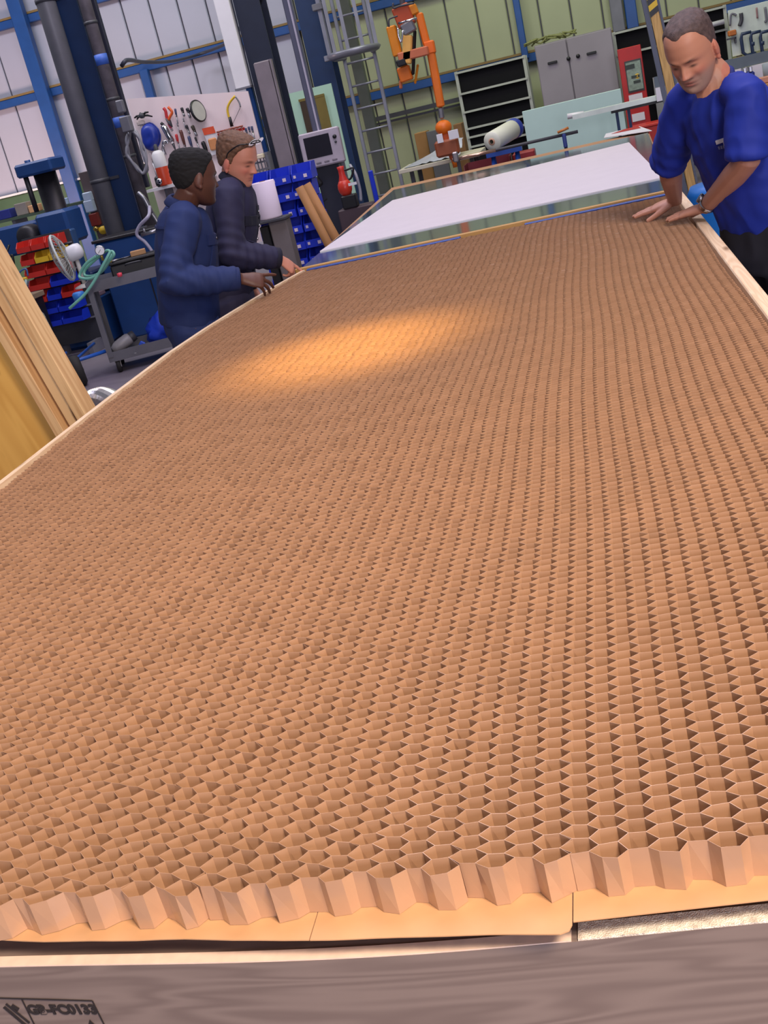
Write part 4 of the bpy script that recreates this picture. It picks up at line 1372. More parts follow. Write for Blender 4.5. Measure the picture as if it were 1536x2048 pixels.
solo('pump_cable', b, m_black, 'thin black cable looping above the red pump', 'cable')
q = V((-2.038, 10.400, 0.926))
solo('blue_post', MB().box((q.x + .04, 10.5, .55), (.04, .04, 1.1), ch=.006), m_bluebin, 'short blue post at the far left corner of the metal sheet', 'post')
q = V((-2.141, 9.800, 0.850))
# cardboard tubes
for k, (a, c, r, lb) in enumerate((((-2.212, 8.600, 1.188), (-2.095, 8.600, 0.733), .034, 'left of two long brown cardboard tubes leaning by the blue bins'), ((-2.190, 8.750, 1.191), (-2.056, 8.750, 0.730), .038, 'right of two long brown cardboard tubes leaning by the blue bins'))):
    a, c = V(a), V(c)
    d = c - a
    c = a + d * (a.z - .025) / (a.z - c.z)
    b = MB().lathe(c, a - c, [(r * .85, 0), (r, 0), (r, (a - c).length), (r * .82, (a - c).length), (r * .82, (a - c).length * .9)], 18)
    solo('cardboard_tube', b, M('tube_brown', (160, 112, 64), .7), lb, 'tube', 'leaning cardboard tubes')

# ---- wall of blue parts bins
m_lab = M('bin_label', (216, 200, 210), .5)
bx, by = (-2.457, 8.900, 1.218)[0], 8.9
ztop = (-2.462, 8.900, 1.326)[2]
rk = thing('louvre_rack', 'steel louvre rack that carries the wall of blue parts bins', 'rack', (bx + .08, 9.15, 0))
part('back_panel', MB().box((bx + .04, 9.118, (ztop - .05) / 2), (.46, .02, ztop - .05)), m_grey, rk)
part('foot', MB().box((bx + .05, 9.32, .02), (.5, .28, .04)), m_grey, rk)
bins = []
RB = rotz(.30)
k = 0
rows = 9
ords = ['top', 'second', 'third', 'fourth', 'fifth', 'sixth', 'seventh', 'eighth', 'lowest']
for r in range(rows):
    for c in range(3):
        x = bx - .15 + .178 * c + .01 * math.sin(r * 2.1 + c)
        z = ztop - .055 - .132 * r
        y = 8.98 + .012 * math.sin(r * 5 + c * 3)
        cq = V((x, y, z - .05))
        t = thing('parts_bin', 'blue parts bin in the %s row of the bin wall, %s column' % (ords[r], ('left', 'middle', 'right')[c]), 'bin', cq, 'blue parts bins on the louvre rack')
        part('tub', bin_(MB(), cq, .168, .22, .124, rotz(.03 * math.sin(r * 2 + c))), m_bluebin, t)
        part('label', MB().box(cq + V((.035, -.118, .032)), (.028, .006, .026)), m_lab, t)
        part('label', MB().box(cq + V((-.055, -.112, .036)), (.020, .006, .022)), m_lab, t)

# ---- paper roll on its stand
q = V((-2.196, 7.600, 1.074))
st_ = thing('roll_stand', 'grey box stand holding the paper roll', 'stand', (q.x, 7.6, 0))
part('post', MB().box((q.x + .04, 7.62, (q.z - .02) / 2), (.13, .13, q.z - .02), ch=.008), M('stand_taupe', (112, 104, 104), .5), st_)
part('dark_side', MB().box((q.x - .06, 7.60, (q.z - .04) / 2), (.06, .12, q.z - .04), ch=.006), m_black, st_)
part('top_plate', MB().box((q.x, 7.6, q.z - .012), (.24, .2, .02), ch=.004), m_dgrey, st_)
pr_ = thing('paper_roll', 'big white paper towel roll standing on the grey box stand', 'paper roll', (q.x, 7.6, q.z))
part('paper', MB().lathe((q.x - .005, 7.6, q.z), (0, 0, 1), [(.02, .0), (.078, 0), (.082, .01), (.082, .245), (.078, .25), (.022, .25), (.022, .2)], 28), M('paper_white', (230, 214, 228), .7, var=.02), pr_)
part('core_tube', MB().lathe((q.x - .005, 7.6, q.z), (0, 0, 1), [(.022, .0), (.022, .253), (.018, .253), (.018, 0)], 18), m_card, pr_)

# ================================================================ far right half of the hall
# ladder with safety cage
m_lad = M('galvanised', (150, 150, 164), .4, .5)
LY_ = 15.2
ld = thing('ladder', 'galvanised fixed ladder with safety cage below the orange lifter', 'ladder', ((-2.860, 15.200, 0.669)[0], 15.2, 0))
xa, xb = (-2.907, 15.200, 2.050)[0], (-2.503, 15.200, 2.082)[0]
for x in (xa, xb):
    part('stile', MB().box((x, LY_, 3.5), (.045, .05, 7.0), ch=.006), m_lad, ld)
k = 0
z = .25
while z < 4.2:
    part('rung', MB().cyl((xa, LY_, z), (xb, LY_, z), .014, n=8), m_lad, ld)
    z += .285
zc = (-2.876, 14.800, 2.340)[2]
for z in (zc, zc + .95):
    hoop = [(xa, LY_, z), (xa - .10, LY_ - .30, z), (xa + .02, LY_ - .62, z), (xb - .02, LY_ - .62, z), (xb + .10, LY_ - .30, z), (xb, LY_, z)]
    part('cage_hoop', MB().tube(bez(hoop, 5), .03, 6, flat=2.0), m_lad, ld)
for x, y in ((xa - .10, LY_ - .30), (xa + .02, LY_ - .62), ((xa + xb) / 2, LY_ - .66), (xb - .02, LY_ - .62), (xb + .10, LY_ - .30)):
    part('cage_bar', MB().box((x, y, zc + 1.7), (.045, .012, 3.4)), m_lad, ld)
q = V((-3.100, 14.900, 2.392))
part('cage_bracket', MB().box((xa - .06, 14.85, zc + .01), (.24, .1, .07), ch=.008), m_lad, ld)
# gas-strut box left of ladder
q0, q1 = V((-2.980, 14.800, 2.934)), V((-2.983, 14.800, 2.340))
fr = thing('guard_frame', 'pale steel guard frame left of the ladder cage', 'frame', (q1.x, 14.8, q1.z))
part('bar', MB().box(((q0.x + q1.x) / 2 - .02, 14.8, q1.z + .75), (.05, .05, 1.5)), m_lad, fr)
part('cap', MB().box(((q0.x + q1.x) / 2 - .03, 14.8, q0.z + .02), (.14, .12, .08), ch=.01), m_grey, fr)

# orange vacuum lifter hanging from above
OY = 11.6
m_or2 = M('lifter_amber', (214, 130, 20), .4)
q = V((-1.542, 11.600, 2.254))
lf = thing('vacuum_lifter', 'orange vacuum tube lifter hanging from above the far bench', 'lifter', (q.x, OY, (-1.577, 11.600, 1.747)[2]))


def obox(name, a, c, w, d, mat, mb=None):
    a, c = V(a), V(c)
    b = mb or MB()
    b.box((a + c) / 2, (w, d, (c - a).length), basis((1, 0, 0), c - a), ch=.012)
    return part(name, b, mat, lf)


obox('side_plate', (-1.693, 11.600, 2.326), (-1.681, 11.600, 2.045), .095, .10, m_or2)
obox('head_block', (-1.567, 11.600, 2.479), (-1.529, 11.600, 2.287), .17, .16, M('lifter_rust', (176, 70, 30), .4))
obox('head_arm', (-1.460, 11.600, 2.463), (-1.441, 11.600, 2.367), .09, .10, m_or2)
obox('mast_upper', (-1.399, 11.600, 2.375), (-1.383, 11.600, 2.078), .072, .08, m_orange)
obox('mast', (-1.357, 11.600, 2.081), (-1.366, 11.600, 1.489), .078, .08, m_orange)
obox('mast_collar', (-1.361, 11.600, 2.110), (-1.362, 11.600, 1.989), .105, .10, M('lifter_bright', (236, 110, 24), .4))
a, c = V((-1.668, 11.500, 2.009)), V((-1.368, 11.500, 2.041))
part('cross_arm', MB().box((a + c) / 2, ((c - a).length, .09, .085), basis(c - a, (0, 0, 1)), ch=.01), M('lifter_salmon', (196, 108, 70), .45), lf)
obox('lower_block', (-1.658, 11.600, 1.941), (-1.643, 11.600, 1.800), .125, .12, m_orange)
obox('lower_foot', (-1.709, 11.600, 1.825), (-1.723, 11.600, 1.742), .03, .05, M('lifter_salmon', (196, 108, 70), .45))
obox('strut', (-1.507, 11.600, 1.929), (-1.575, 11.600, 1.756), .022, .04, m_or2)
obox('cylinder', (-1.534, 11.500, 2.203), (-1.600, 11.500, 1.951), .09, .09, M('cylinder_cream', (232, 176, 90), .3))
obox('valve_block', (-1.529, 11.500, 2.316), (-1.501, 11.500, 2.214), .13, .10, m_steel)
obox('dark_strut', (-1.470, 11.600, 2.237), (-1.577, 11.600, 1.842), .03, .05, m_black)
obox('drive_unit', (-1.648, 11.500, 2.009), (-1.642, 11.500, 1.942), .10, .1, m_black)
obox('hanger', (-1.517, 11.600, 2.701), (-1.541, 11.600, 2.464), .05, .05, m_dgrey)
part('grab_rail', MB().tube(bez([(-1.692, 11.450, 2.312), (-1.679, 11.450, 2.373), (-1.651, 11.450, 2.384), (-1.590, 11.450, 2.388)], 5), .008, 7), m_dgrey, lf)
part('grab_rail', MB().tube([(-1.588, 11.400, 2.318), (-1.403, 11.400, 2.324)], .012, 7), m_chrome, lf)
part('grab_rail', MB().tube(bez([(-1.614, 11.500, 2.513), (-1.619, 11.500, 2.469), (-1.554, 11.500, 2.471), (-1.416, 11.500, 2.465)], 5), .010, 7), m_dgrey, lf)
part('pipe_loop', MB().tube(bez([(-1.602, 11.400, 2.281), (-1.612, 11.400, 2.210), (-1.596, 11.400, 2.152), (-1.558, 11.400, 2.252)], 5), .009, 7), m_chrome, lf)
hs = V((-1.386, 11.600, 1.441))
obox('swivel', (-1.371, 11.600, 1.490), (-1.379, 11.600, 1.376), .05, .06, m_steel)
q = V((-1.381, 11.600, 1.294))
part('swivel_head', MB().ball(q, (.085, .085, .075), 16), m_orange, lf)
obox('lower_mast', (-1.377, 11.600, 1.288), (-1.339, 11.600, 0.976), .075, .08, M('lifter_deep', (196, 84, 22), .45))
a = V((-1.375, 11.550, 1.100))
part('control_box', MB().box(a, (.24, .12, .16), ch=.02), M('control_brown', (150, 78, 44), .5), lf)
q = V((-1.279, 11.450, 1.212))
part('label_plate', MB().box(q, (.10, .006, .085), rotz(.1), ch=.002), m_white, lf)
q = V((-1.419, 11.450, 1.204))
part('label_plate', MB().box(q, (.06, .006, .085), rotz(.1), ch=.002), m_white, lf)
part('suction_foot', MB().cyl((-1.343, 11.600, 1.006), (-1.334, 11.600, 0.895), .03), m_orange, lf)

# black racks on the back wall
m_rack = M('rack_black', (9, 9, 12), .7, spec=.2)
m_rail = M('rack_rail', (168, 172, 160), .5)


def black_rack(label, x0, x1, zt, zb, y, levels):
    t = thing('shelf_rack', label, 'rack', ((x0 + x1) / 2, y, 0))
    part('back_sheet', MB().box(((x0 + x1) / 2, y - .17, (zt + .1) / 2), (x1 - x0 - .04, .02, zt - .1)), m_rack, t)
    for x in (x0, x1):
        part('upright', MB().box((x, y - .2, zt / 2), (.04, .05, zt)), m_rail, t)
        part('upright', MB().box((x, y + .24, zt / 2), (.05, .05, zt)), m_rail, t)
    for z in levels:
        part('shelf', MB().box(((x0 + x1) / 2, y, z), (x1 - x0, .46, .022)), m_rack, t)
        part('shelf_rail', MB().box(((x0 + x1) / 2, y - .235, z), (x1 - x0, .02, .026)), m_rail, t)
    return t


x0, x1 = (-1.556, 15.600, 1.818)[0], (-0.651, 15.600, 1.828)[0]
zt3 = (-1.556, 15.600, 1.818)[2]
lv = [zt3] + [(-1.584, 15.600, 1.551)[2], (-1.591, 15.600, 1.315)[2], (-1.593, 15.600, 1.101)[2], (-1.594, 15.600, 0.990)[2], (-1.599, 15.600, 0.866)[2]] + [.5, .2]
black_rack('tall black shelf rack behind the orange lifter head', x0, x1, zt3 + .02, .1, 15.8, lv)
x0, x1 = (0.513, 15.600, 1.826)[0], (1.887, 15.600, 1.798)[0]
zt4 = (0.513, 15.600, 1.826)[2]
lv = [zt4, (0.556, 15.600, 1.560)[2], .95, .6, .2]
r2 = black_rack('wide black shelf rack behind the man in the blue T-shirt', x0, x1, zt4 + .02, .1, 15.8, lv)
part('grey_sheet', MB().box(((x0 + x1) / 2 + .2, 15.52, .85), (x1 - x0 - .4, .02, .7)), M('sheet_grey', (150, 150, 152), .5), r2)
q = V((1.605, 15.400, 1.700))
solo('tube_light', MB().tube([V((q.x - .42, 15.5, lv[0] - .18)), V((q.x + .25, 15.5, lv[0] - .17))], .03, 10), m_white, 'white tube lying in the wide black rack above the head of the man in blue', 'tube')
# brass/olive bits on top of the grey doors
# two grey sheet doors
m_door = M('door_grey', (140, 134, 138), .5, .1, var=.12, scale=1.5)
dl0, dl1, dr1 = (-0.479, 15.000, 1.903), (-0.082, 15.000, 1.917), (0.475, 15.000, 1.902)
zd = (dl0[2] + dr1[2]) / 2
lk = thing('steel_cupboard', 'tall grey two-door steel cupboard left of the red fire point', 'cupboard', ((dl0[0] + dr1[0]) / 2, 15.1, 0))
part('carcass', MB().box(((dl0[0] + dr1[0]) / 2, 15.28, zd / 2), (dr1[0] - dl0[0], .45, zd)), m_door, lk)
for k, (xa_, xb_) in enumerate(((dl0[0], dl1[0]), (dl1[0], dr1[0]))):
    d_ = part('door', MB().box(((xa_ + xb_) / 2, 15.03, zd / 2 + .04), (xb_ - xa_ - .012, .03, zd - .1), ch=.006), m_door, lk)
    hx, hz = (((-0.288, 15.000, 1.663)[0], (-0.288, 15.000, 1.663)[2]), ((0.199, 15.000, 1.663)[0], (0.199, 15.000, 1.663)[2]))[k]
    h_ = part('handle', MB().box((hx, 15.0, hz), (.12, .03, .03), ch=.006), m_black, lk)
    h_.parent = d_
    l_ = part('lock', MB().lathe((((-0.087, 15.000, 1.664)[0], (0.032, 15.000, 1.666)[0])[k], 15.015, ((-0.087, 15.000, 1.664)[2], (0.032, 15.000, 1.666)[2])[k]), (0, -1, 0), [(.025, 0), (.025, .02), (0, .02)], 12), m_black, lk)
    l_.parent = d_
tq = V(((-0.219, 15.200, 1.905)[0], 15.25, zd))
sp = thing('wire_scrap', 'tangle of olive wire on top of the grey cupboard', 'wire', tq)
b = MB()
for k in range(5):
    pts = [tq + V((-.3 + .12 * k + .1 * math.sin(j * 2.1 + k), .05 * math.cos(j), .012 + .07 * abs(math.sin(j * 1.3 + k)))) for j in range(7)]
    b.tube(bez(pts, 4), .011, 5)
part('strand', b, M('wire_olive', (120, 124, 70), .5), sp)

# fire point
f0, f1, f2 = V((0.488, 14.400, 1.631)), V((0.762, 14.400, 1.623)), V((0.521, 14.400, 0.720))
fx = (f0.x + f1.x) / 2
fz_ = (f0.z + f1.z) / 2
fp = thing('fire_point', 'tall red fire point board with notices left of the man in blue', 'fire point', (fx, 14.4, f2.z))
FWd = f1.x - f0.x
part('board', MB().box((fx, 14.42, (fz_ + f2.z) / 2), (FWd, .04, fz_ - f2.z), ch=.006), m_red, fp)
part('stand', MB().box((fx, 14.45, f2.z / 2), (.10, .03, f2.z)), m_dgrey, fp)
part('foot', MB().box((fx, 14.4, .02), (.45, .4, .04)), m_dgrey, fp)
part('notice_frame', MB().box((fx + .02, 14.395, fz_ - .33), (FWd * .70, .012, .36)), M('notice_dark', (60, 62, 60), .5), fp)
nt_ = part('notice', MB().box((fx + .02, 14.386, fz_ - .33), (FWd * .62, .010, .32)), M('notice_green', (128, 146, 130), .5, var=.25, scale=30), fp)
cw = part('notice_print', MB().box((fx - .02, 14.379, fz_ - .22), (FWd * .4, .004, .05)).box((fx + .03, 14.379, fz_ - .34), (FWd * .35, .004, .03)).box((fx + .04, 14.379, fz_ - .40), (FWd * .3, .004, .03)), M('print_dark', (50, 60, 54), .6), fp)
cw.parent = nt_
yq = part('notice_mark', MB().lathe((fx + .05, 14.38, fz_ - .34), (0, -1, 0), [(.03, 0), (0, .004)], 12), m_yellow, fp)
yq.parent = nt_
for z, w_ in ((.58, .16), (.80, .15), (1.02, .08)):
    part('white_label', MB().box((fx, 14.396, fz_ - z), (w_, .006, .09 if w_ > .1 else .04)), m_white, fp)
q = V((0.766, 14.000, 0.777))
rb = thing('red_cabinet', 'low red cabinet at the foot of the fire point', 'cabinet', (q.x + .05, 13.85, 0))
part('body', MB().box((q.x + .05, 13.85, .55), (.62, .4, .38), ch=.01), M('cabinet_red', (170, 34, 26), .5), rb)
part('lid', MB().box((q.x + .05, 13.85, .75), (.64, .42, .03), ch=.006), m_redbin, rb)
part('leg', MB().box((q.x - .2, 13.85, .18), (.05, .3, .36)), m_dgrey, rb)
part('leg', MB().box((q.x + .3, 13.85, .18), (.05, .3, .36)), m_dgrey, rb)

# mint sheet leaning and white channel on trestles
a, c = V((-0.660, 13.000, 1.233)), V((0.419, 13.000, 1.231))
zt5 = (a.z + c.z) / 2
ms = thing('mint_sheet', 'big pale mint sheet standing on edge beyond the far bench', 'sheet', ((a.x + c.x) / 2, 13.0, .45))
part('sheet', MB().box(((a.x + c.x) / 2, 13.0, (zt5 + .45) / 2), (c.x - a.x, .03, zt5 - .45), ch=.004), M('mint_sheet', (186, 216, 204), .45, var=.02), ms)
for x in (a.x + .2, c.x - .2):
    part('support', MB().box((x, 13.06, .5), (.05, .08, 1.0)), m_grey, ms)
a, c = V((-0.123, 12.200, 1.113)), V((0.891, 12.200, 1.096))
zc5 = (a.z + c.z) / 2
chn = thing('channel_beam', 'long white channel profile on trestles behind the man in blue', 'profile', ((a.x + c.x) / 2, 12.2, zc5 - .04))
L5 = c.x - a.x + .9
b = MB().box(((a.x + c.x) / 2 + .45, 12.2, zc5), (L5, .14, .012)).box(((a.x + c.x) / 2 + .45, 12.135, zc5 - .02), (L5, .012, .045)).box(((a.x + c.x) / 2 + .45, 12.265, zc5 - .02), (L5, .012, .045))
part('profile', b, M('channel_white', (214, 226, 214), .4), chn)
part('end_roll', MB().tube([(a.x - .05, 12.2, zc5), (a.x + .12, 12.2, zc5 - .01)], .028, 10), m_white, chn)
tr_ = thing('trestle', 'dark steel trestle under the long white channel', 'trestle', ((0.334, 12.200, 0.956)[0], 12.2, 0))
xx = (0.342, 12.200, 1.078)[0]
for dx in (-.02, .10):
    part('leg', MB().box((xx + dx, 12.2, (zc5 - .05) / 2), (.03, .03, zc5 - .05)), m_navy, tr_)
part('top_bar', MB().box((xx + .3, 12.2, zc5 - .055), (.75, .06, .03)), m_black, tr_)
part('leg', MB().box((xx + .62, 12.2, (zc5 - .05) / 2), (.03, .03, zc5 - .05)), m_navy, tr_)
part('cross_bar', MB().box((xx + .3, 12.2, .62), (.66, .03, .03)), m_navy, tr_)

# leaning post with hazard tape and steel angle beside it
a, c = V((0.593, 9.000, 1.906)), V((0.656, 9.000, 1.158))
d = (a - c).normalized()
bt = c - d * (c.z / d.z)
tp = a + d * .5
po = thing('hazard_post', 'wooden post with black and yellow tape at the top, behind the man in blue', 'post', bt)
R = basis((1, 0, 0), d)
part('timber', MB().box((bt + tp) / 2, (.062, .06, (tp - bt).length), R, ch=.004), wood('post_pine', (206, 164, 96), (150, 108, 50), 2, .6), po)
part('steel_angle', MB().box((bt + tp) / 2 - R @ V((.052, -.02, 0)), (.035, .05, (tp - bt).length), R).box((bt + tp) / 2 + R @ V((.043, .02, 0)), (.018, .05, (tp - bt).length), R), M('angle_slate', (76, 80, 92), .45, .4), po)
z0 = (0.600, 9.000, 1.775)
s0 = (V(z0) - bt).length
k = 0
s = s0
while s < (tp - bt).length:
    cc = bt + d * s
    # slanting yellow and black bands wrapped round the timber
    p4 = [cc + R @ V(v) for v in ((-.033, -.0325, 0), (.033, -.0325, .028), (.033, -.0325, .068), (-.033, -.0325, .04))]
    part('tape_band', MB().prism(p4, R @ V((0, .003, 0))), (m_yellow if k % 2 else m_black), po)
    s += .04
    k += 1

# white tool board at right with clamps
a, c = V((1.732, 14.200, 1.755)), V((1.820, 14.200, 1.253))
x1 = a.x + 1.35
wt = thing('tool_board', 'white tool board with clamps at the far right', 'board', (a.x + .67, 14.2, c.z - .1))
part('board', MB().box(((a.x + x1) / 2 + .02, 14.22, (a.z + c.z) / 2), (x1 - a.x, .02, a.z - c.z), ch=.003), M('board_mint_white', (200, 210, 196), .5), wt)
part('edge_strip', MB().box(((a.x + x1) / 2 + .02, 14.2, c.z - .03), (x1 - a.x, .05, .03)), m_yellow, wt)
for x in (a.x + .1, x1 - .1):
    part('stand', MB().box((x, 14.26, c.z / 2), (.05, .05, c.z)), m_grey, wt)
m_cl = M('clamp_navy', (40, 56, 84), .45)
names = ['leftmost', 'second from left', 'third from left', 'rightmost']
for k in range(4):
    p = lerp((1.867, 14.120, 1.474), (2.179, 14.120, 1.425), k / 3)
    t = thing('g_clamp', '%s of the dark clamps on the bottom row of the right tool board' % names[k], 'clamp', p + V((0, 0, -.3)), 'clamps on the right tool board')
    part('bow', MB().tube([p + V((.10, 0, 0)), p + V((.0, 0, .0)), p + V((-.015, 0, -.05)), p + V((-.01, 0, -.20)), p + V((.03, 0, -.24)), p + V((.13, 0, -.235))], [.016, .02, .02, .02, .02, .018], 8), m_cl, t)
    part('screw', MB().tube([p + V((.10, 0, -.14)), p + V((.085, 0, -.31))], .012, 8), m_steel, t)
    part('tee_bar', MB().tube([p + V((.03, 0, -.30)), p + V((.14, 0, -.31))], .010, 6), m_cl, t)
    part('shoe', MB().tube([p + V((.105, 0, -.11)), p + V((.10, 0, -.15))], .024, 8), m_cl, t)
for nm, lb, pts, r, mt_ in (
    ('bent_rod', 'thin bent grey rod at the top left of the right tool board', ((1.756, 14.190, 1.588), (1.779, 14.190, 1.700), (1.813, 14.190, 1.703), (1.838, 14.190, 1.681)), .012, m_grey),
    ('tee_tool', 'dark tee-shaped tool at the top of the right tool board', ((1.889, 14.190, 1.696), (1.886, 14.190, 1.622), (1.858, 14.190, 1.564)), .022, m_dgrey),
    ('thin_rod', 'thin reddish rod right of the tee-shaped tool', ((2.061, 14.190, 1.713), (2.060, 14.190, 1.597)), .010, M('rod_rose', (150, 110, 110), .5)),
    ('grey_hook', 'grey hook at the top right edge of the right tool board', ((2.152, 14.190, 1.697), (2.154, 14.190, 1.558), (2.131, 14.190, 1.542)), .014, m_grey)):
    solo(nm, MB().tube(bez(pts, 5), r, 8), mt_, lb, 'tool', 'tools on the right tool board')
q = V((1.767, 14.170, 1.509))
solo('orange_block', MB().box(q, (.09, .06, .06), rotz(.2), ch=.01), M('block_orange', (190, 110, 50), .5), 'small orange-brown block at the left edge of the right tool board', 'block')
q = V((1.756, 14.180, 1.453))
solo('grey_bracket', MB().box(q, (.10, .06, .018)).box(q + V((.04, 0, -.03)), (.018, .06, .06)), m_dgrey, 'small dark bracket below the orange-brown block', 'bracket')
# workbench behind the man at right, with vice
q = V((1.524, 11.200, 1.038))
wbk = thing('work_bench', 'workbench with wooden top behind the shoulder of the man in blue', 'bench', (q.x + .3, 11.6, 0))
part('top', MB().box((q.x + .55, 11.5, q.z - .03), (1.5, .7, .05), ch=.006), wood('bench_top_wood', (196, 150, 96), (140, 96, 52), 0), wbk)
part('cabinet', MB().box((q.x + .55, 11.55, (q.z - .06) / 2), (1.4, .6, q.z - .06)), M('bench_charcoal', (30, 34, 44), .5), wbk)
part('back_rail', MB().box((q.x + .3, 12.1, q.z + .20), (2.2, .04, .10)), M('bench_slate', (90, 104, 112), .5), wbk)
part('back_board', MB().box((q.x + .3, 12.08, q.z + .08), (2.2, .03, .13)), m_white, wbk)
v0 = V(((1.496, 11.200, 1.106)[0], 11.3, q.z - .004))
vc = thing('bench_vice', 'blue bench vice at the right edge of the photo', 'vice', v0)
m_vb = M('vice_blue', (34, 56, 140), .4)
part('base', MB().lathe(v0, (0, 0, 1), [(.07, 0), (.07, .03), (.04, .05), (0, .05)], 16), m_vb, vc)
part('body', MB().box(v0 + V((0, 0, .09)), (.13, .14, .09), ch=.02), m_vb, vc)
part('jaw', MB().box(v0 + V((-.02, 0, .15)), (.03, .15, .05), ch=.006).box(v0 + V((.03, 0, .15)), (.03, .15, .05), ch=.006), m_steel, vc)
part('handle', MB().tube([v0 + V((-.10, -.05, .07)), v0 + V((-.10, .05, .13))], .009, 7), m_chrome, vc)
p0_ = v0 + V((.12, -.05, 0))
solo('sanding_block', MB().box(p0_ + V((.03, 0, .03)), (.12, .08, .06), ch=.01), M('block_tan', (196, 140, 110), .6), 'tan block lying beside the blue bench vice', 'block')
solo('grey_tub', MB().lathe(v0 + V((.22, .1, 0)), (0, 0, 1), [(0, 0), (.06, 0), (.065, .16), (.058, .165), (0, .165)], 16), M('tub_grey', (150, 160, 160), .5), 'grey tub behind the tan block on the bench at far right', 'tub')

# beyond the far bench: sheet table, boxes, roll, bar clamp, barrel
q = V((-1.533, 12.000, 0.966))
stb = thing('sheet_table', 'table with clear plastic sheeting under the orange lifter', 'table', (q.x - .2, 12.2, 0))
xl5, xr5 = (-1.955, 12.000, 0.954)[0], (-1.093, 12.000, 0.972)[0]
zt6 = (-1.531, 12.000, 0.976)[2]
part('top', MB().box(((xl5 + xr5) / 2, 12.2, zt6 - .02), (xr5 - xl5, .8, .04), ch=.004), M('table_cream', (206, 200, 176), .45), stb)
for x in (xl5 + .12, xr5 - .1):
    for y in (11.9, 12.5):
        part('leg', MB().box((x, y, (zt6 - .04) / 2), (.04, .04, zt6 - .04)), m_dgrey, stb)
part('under_shelf', MB().box(((xl5 + xr5) / 2, 12.25, zt6 - .40), (xr5 - xl5 - .1, .6, .03)), M('shelf_olive', (130, 104, 40), .6), stb)
b = MB()
nxx, nyy = 16, 8
vs = []
for i in range(nxx):
    for j in range(nyy):
        x = xl5 + .05 + (xr5 - xl5 - .25) * i / (nxx - 1)
        y = 11.85 + .62 * j / (nyy - 1)
        z = zt6 + .006 + .09 * max(0, (i / (nxx - 1)) - .1) * abs(noise.noise(V((i * .5, j * .6, 2)))) + .14 * (i / (nxx - 1)) * (j / (nyy - 1))
        vs.append((x, y, z))
fs = [(i * nyy + j, (i + 1) * nyy + j, (i + 1) * nyy + j + 1, i * nyy + j + 1) for i in range(nxx - 1) for j in range(nyy - 1)]
b.add(vs, fs, 0, True)
solo('plastic_sheeting', b, M('sheeting', (196, 200, 212), .25, var=.05), 'creased translucent plastic sheeting heaped on the table under the lifter', 'sheeting')
for (a, c, d_), dd, mt_, lb in ((((-1.919, 13.200, 1.258), (-1.782, 13.200, 1.261), (-1.925, 13.200, 1.012)), .3, m_card, 'tall brown carton left of the grey panel behind the lifter'),
                         (((-1.765, 13.100, 1.252), (-1.580, 13.100, 1.244), (-1.786, 13.100, 0.990)), .06, M('panel_slate', (96, 98, 96), .5), 'grey panel standing between brown cartons behind the lifter'),
                         (((-1.471, 13.300, 1.254), (-1.377, 13.300, 1.255), (-1.469, 13.300, 0.973)), .3, M('carton_brown2', (128, 94, 52), .8), 'brown carton behind the white labels of the lifter')):
    a, c, d_ = V(a), V(c), V(d_)
    zb_ = zt6 if False else .0
    solo('carton' if mt_ is not None and dd > .1 else 'panel', MB().box(((a.x + c.x) / 2, a.y + dd / 2, a.z / 2), (c.x - a.x, dd, a.z), ch=.004), mt_, lb, 'box' if dd > .1 else 'panel')
# white roll on a blue stand
q = V((-0.757, 11.000, 0.989))
rs_ = thing('roll_trestle', 'blue trestle cradle with the white film roll', 'trestle', (q.x, 11.0, 0))
for dx in (-.17, .06):
    part('leg', MB().tube([(q.x + dx - .05, 10.85, 0), (q.x + dx + .03, 11.0, q.z - .02)], .02, 7), M('trestle_blue', (30, 70, 150), .4), rs_)
    part('leg', MB().tube([(q.x + dx + .06, 11.2, 0), (q.x + dx + .03, 11.0, q.z - .02)], .02, 7), M('trestle_blue', (30, 70, 150), .4), rs_)
part('cradle', MB().box((q.x - .03, 11.0, q.z - .02), (.34, .12, .04)), M('trestle_blue', (30, 70, 150), .4), rs_)
r0 = V((q.x - .12, 10.92, q.z + .10))
r1 = V((q.x + .10, 11.35, q.z + .16))
fr_ = thing('film_roll', 'white film roll lying in the blue trestle beyond the far bench', 'roll', lerp(r0, r1, .5) - V((0, 0, .09)))
part('film', MB().lathe(r0, r1 - r0, [(.03, 0), (.088, 0), (.09, .01), (.09, .46), (.03, .47)], 24), M('film_white', (224, 226, 206), .5, var=.02), fr_)
part('core_tube', MB().lathe(r0 - (r1 - r0).normalized() * .01, r1 - r0, [(.02, 0), (.032, 0), (.032, .02)], 16), M('core_tan', (206, 160, 130), .7), fr_)
part('blue_end', MB().lathe(r0 + (r1 - r0).normalized() * .40, r1 - r0, [(.091, 0), (.095, .01), (.095, .06), (.091, .07)], 24), M('roll_band_blue', (40, 60, 150), .4), fr_)
q = V((-1.045, 11.600, 0.892))
solo('red_crate', bin_(MB(), (q.x + .04, 11.5, 0), .46, .5, .90), M('crate_maroon', (110, 26, 36), .5), 'dark red crate beyond the far bench, left of the white film roll', 'crate')
solo('red_block', MB().box(((-0.639, 11.600, 0.911)[0], 11.6, .45), (.22, .3, .9), ch=.01), M('block_maroon', (150, 36, 40), .5), 'dark red block beside the mint sheet, right of the white film roll', 'block')
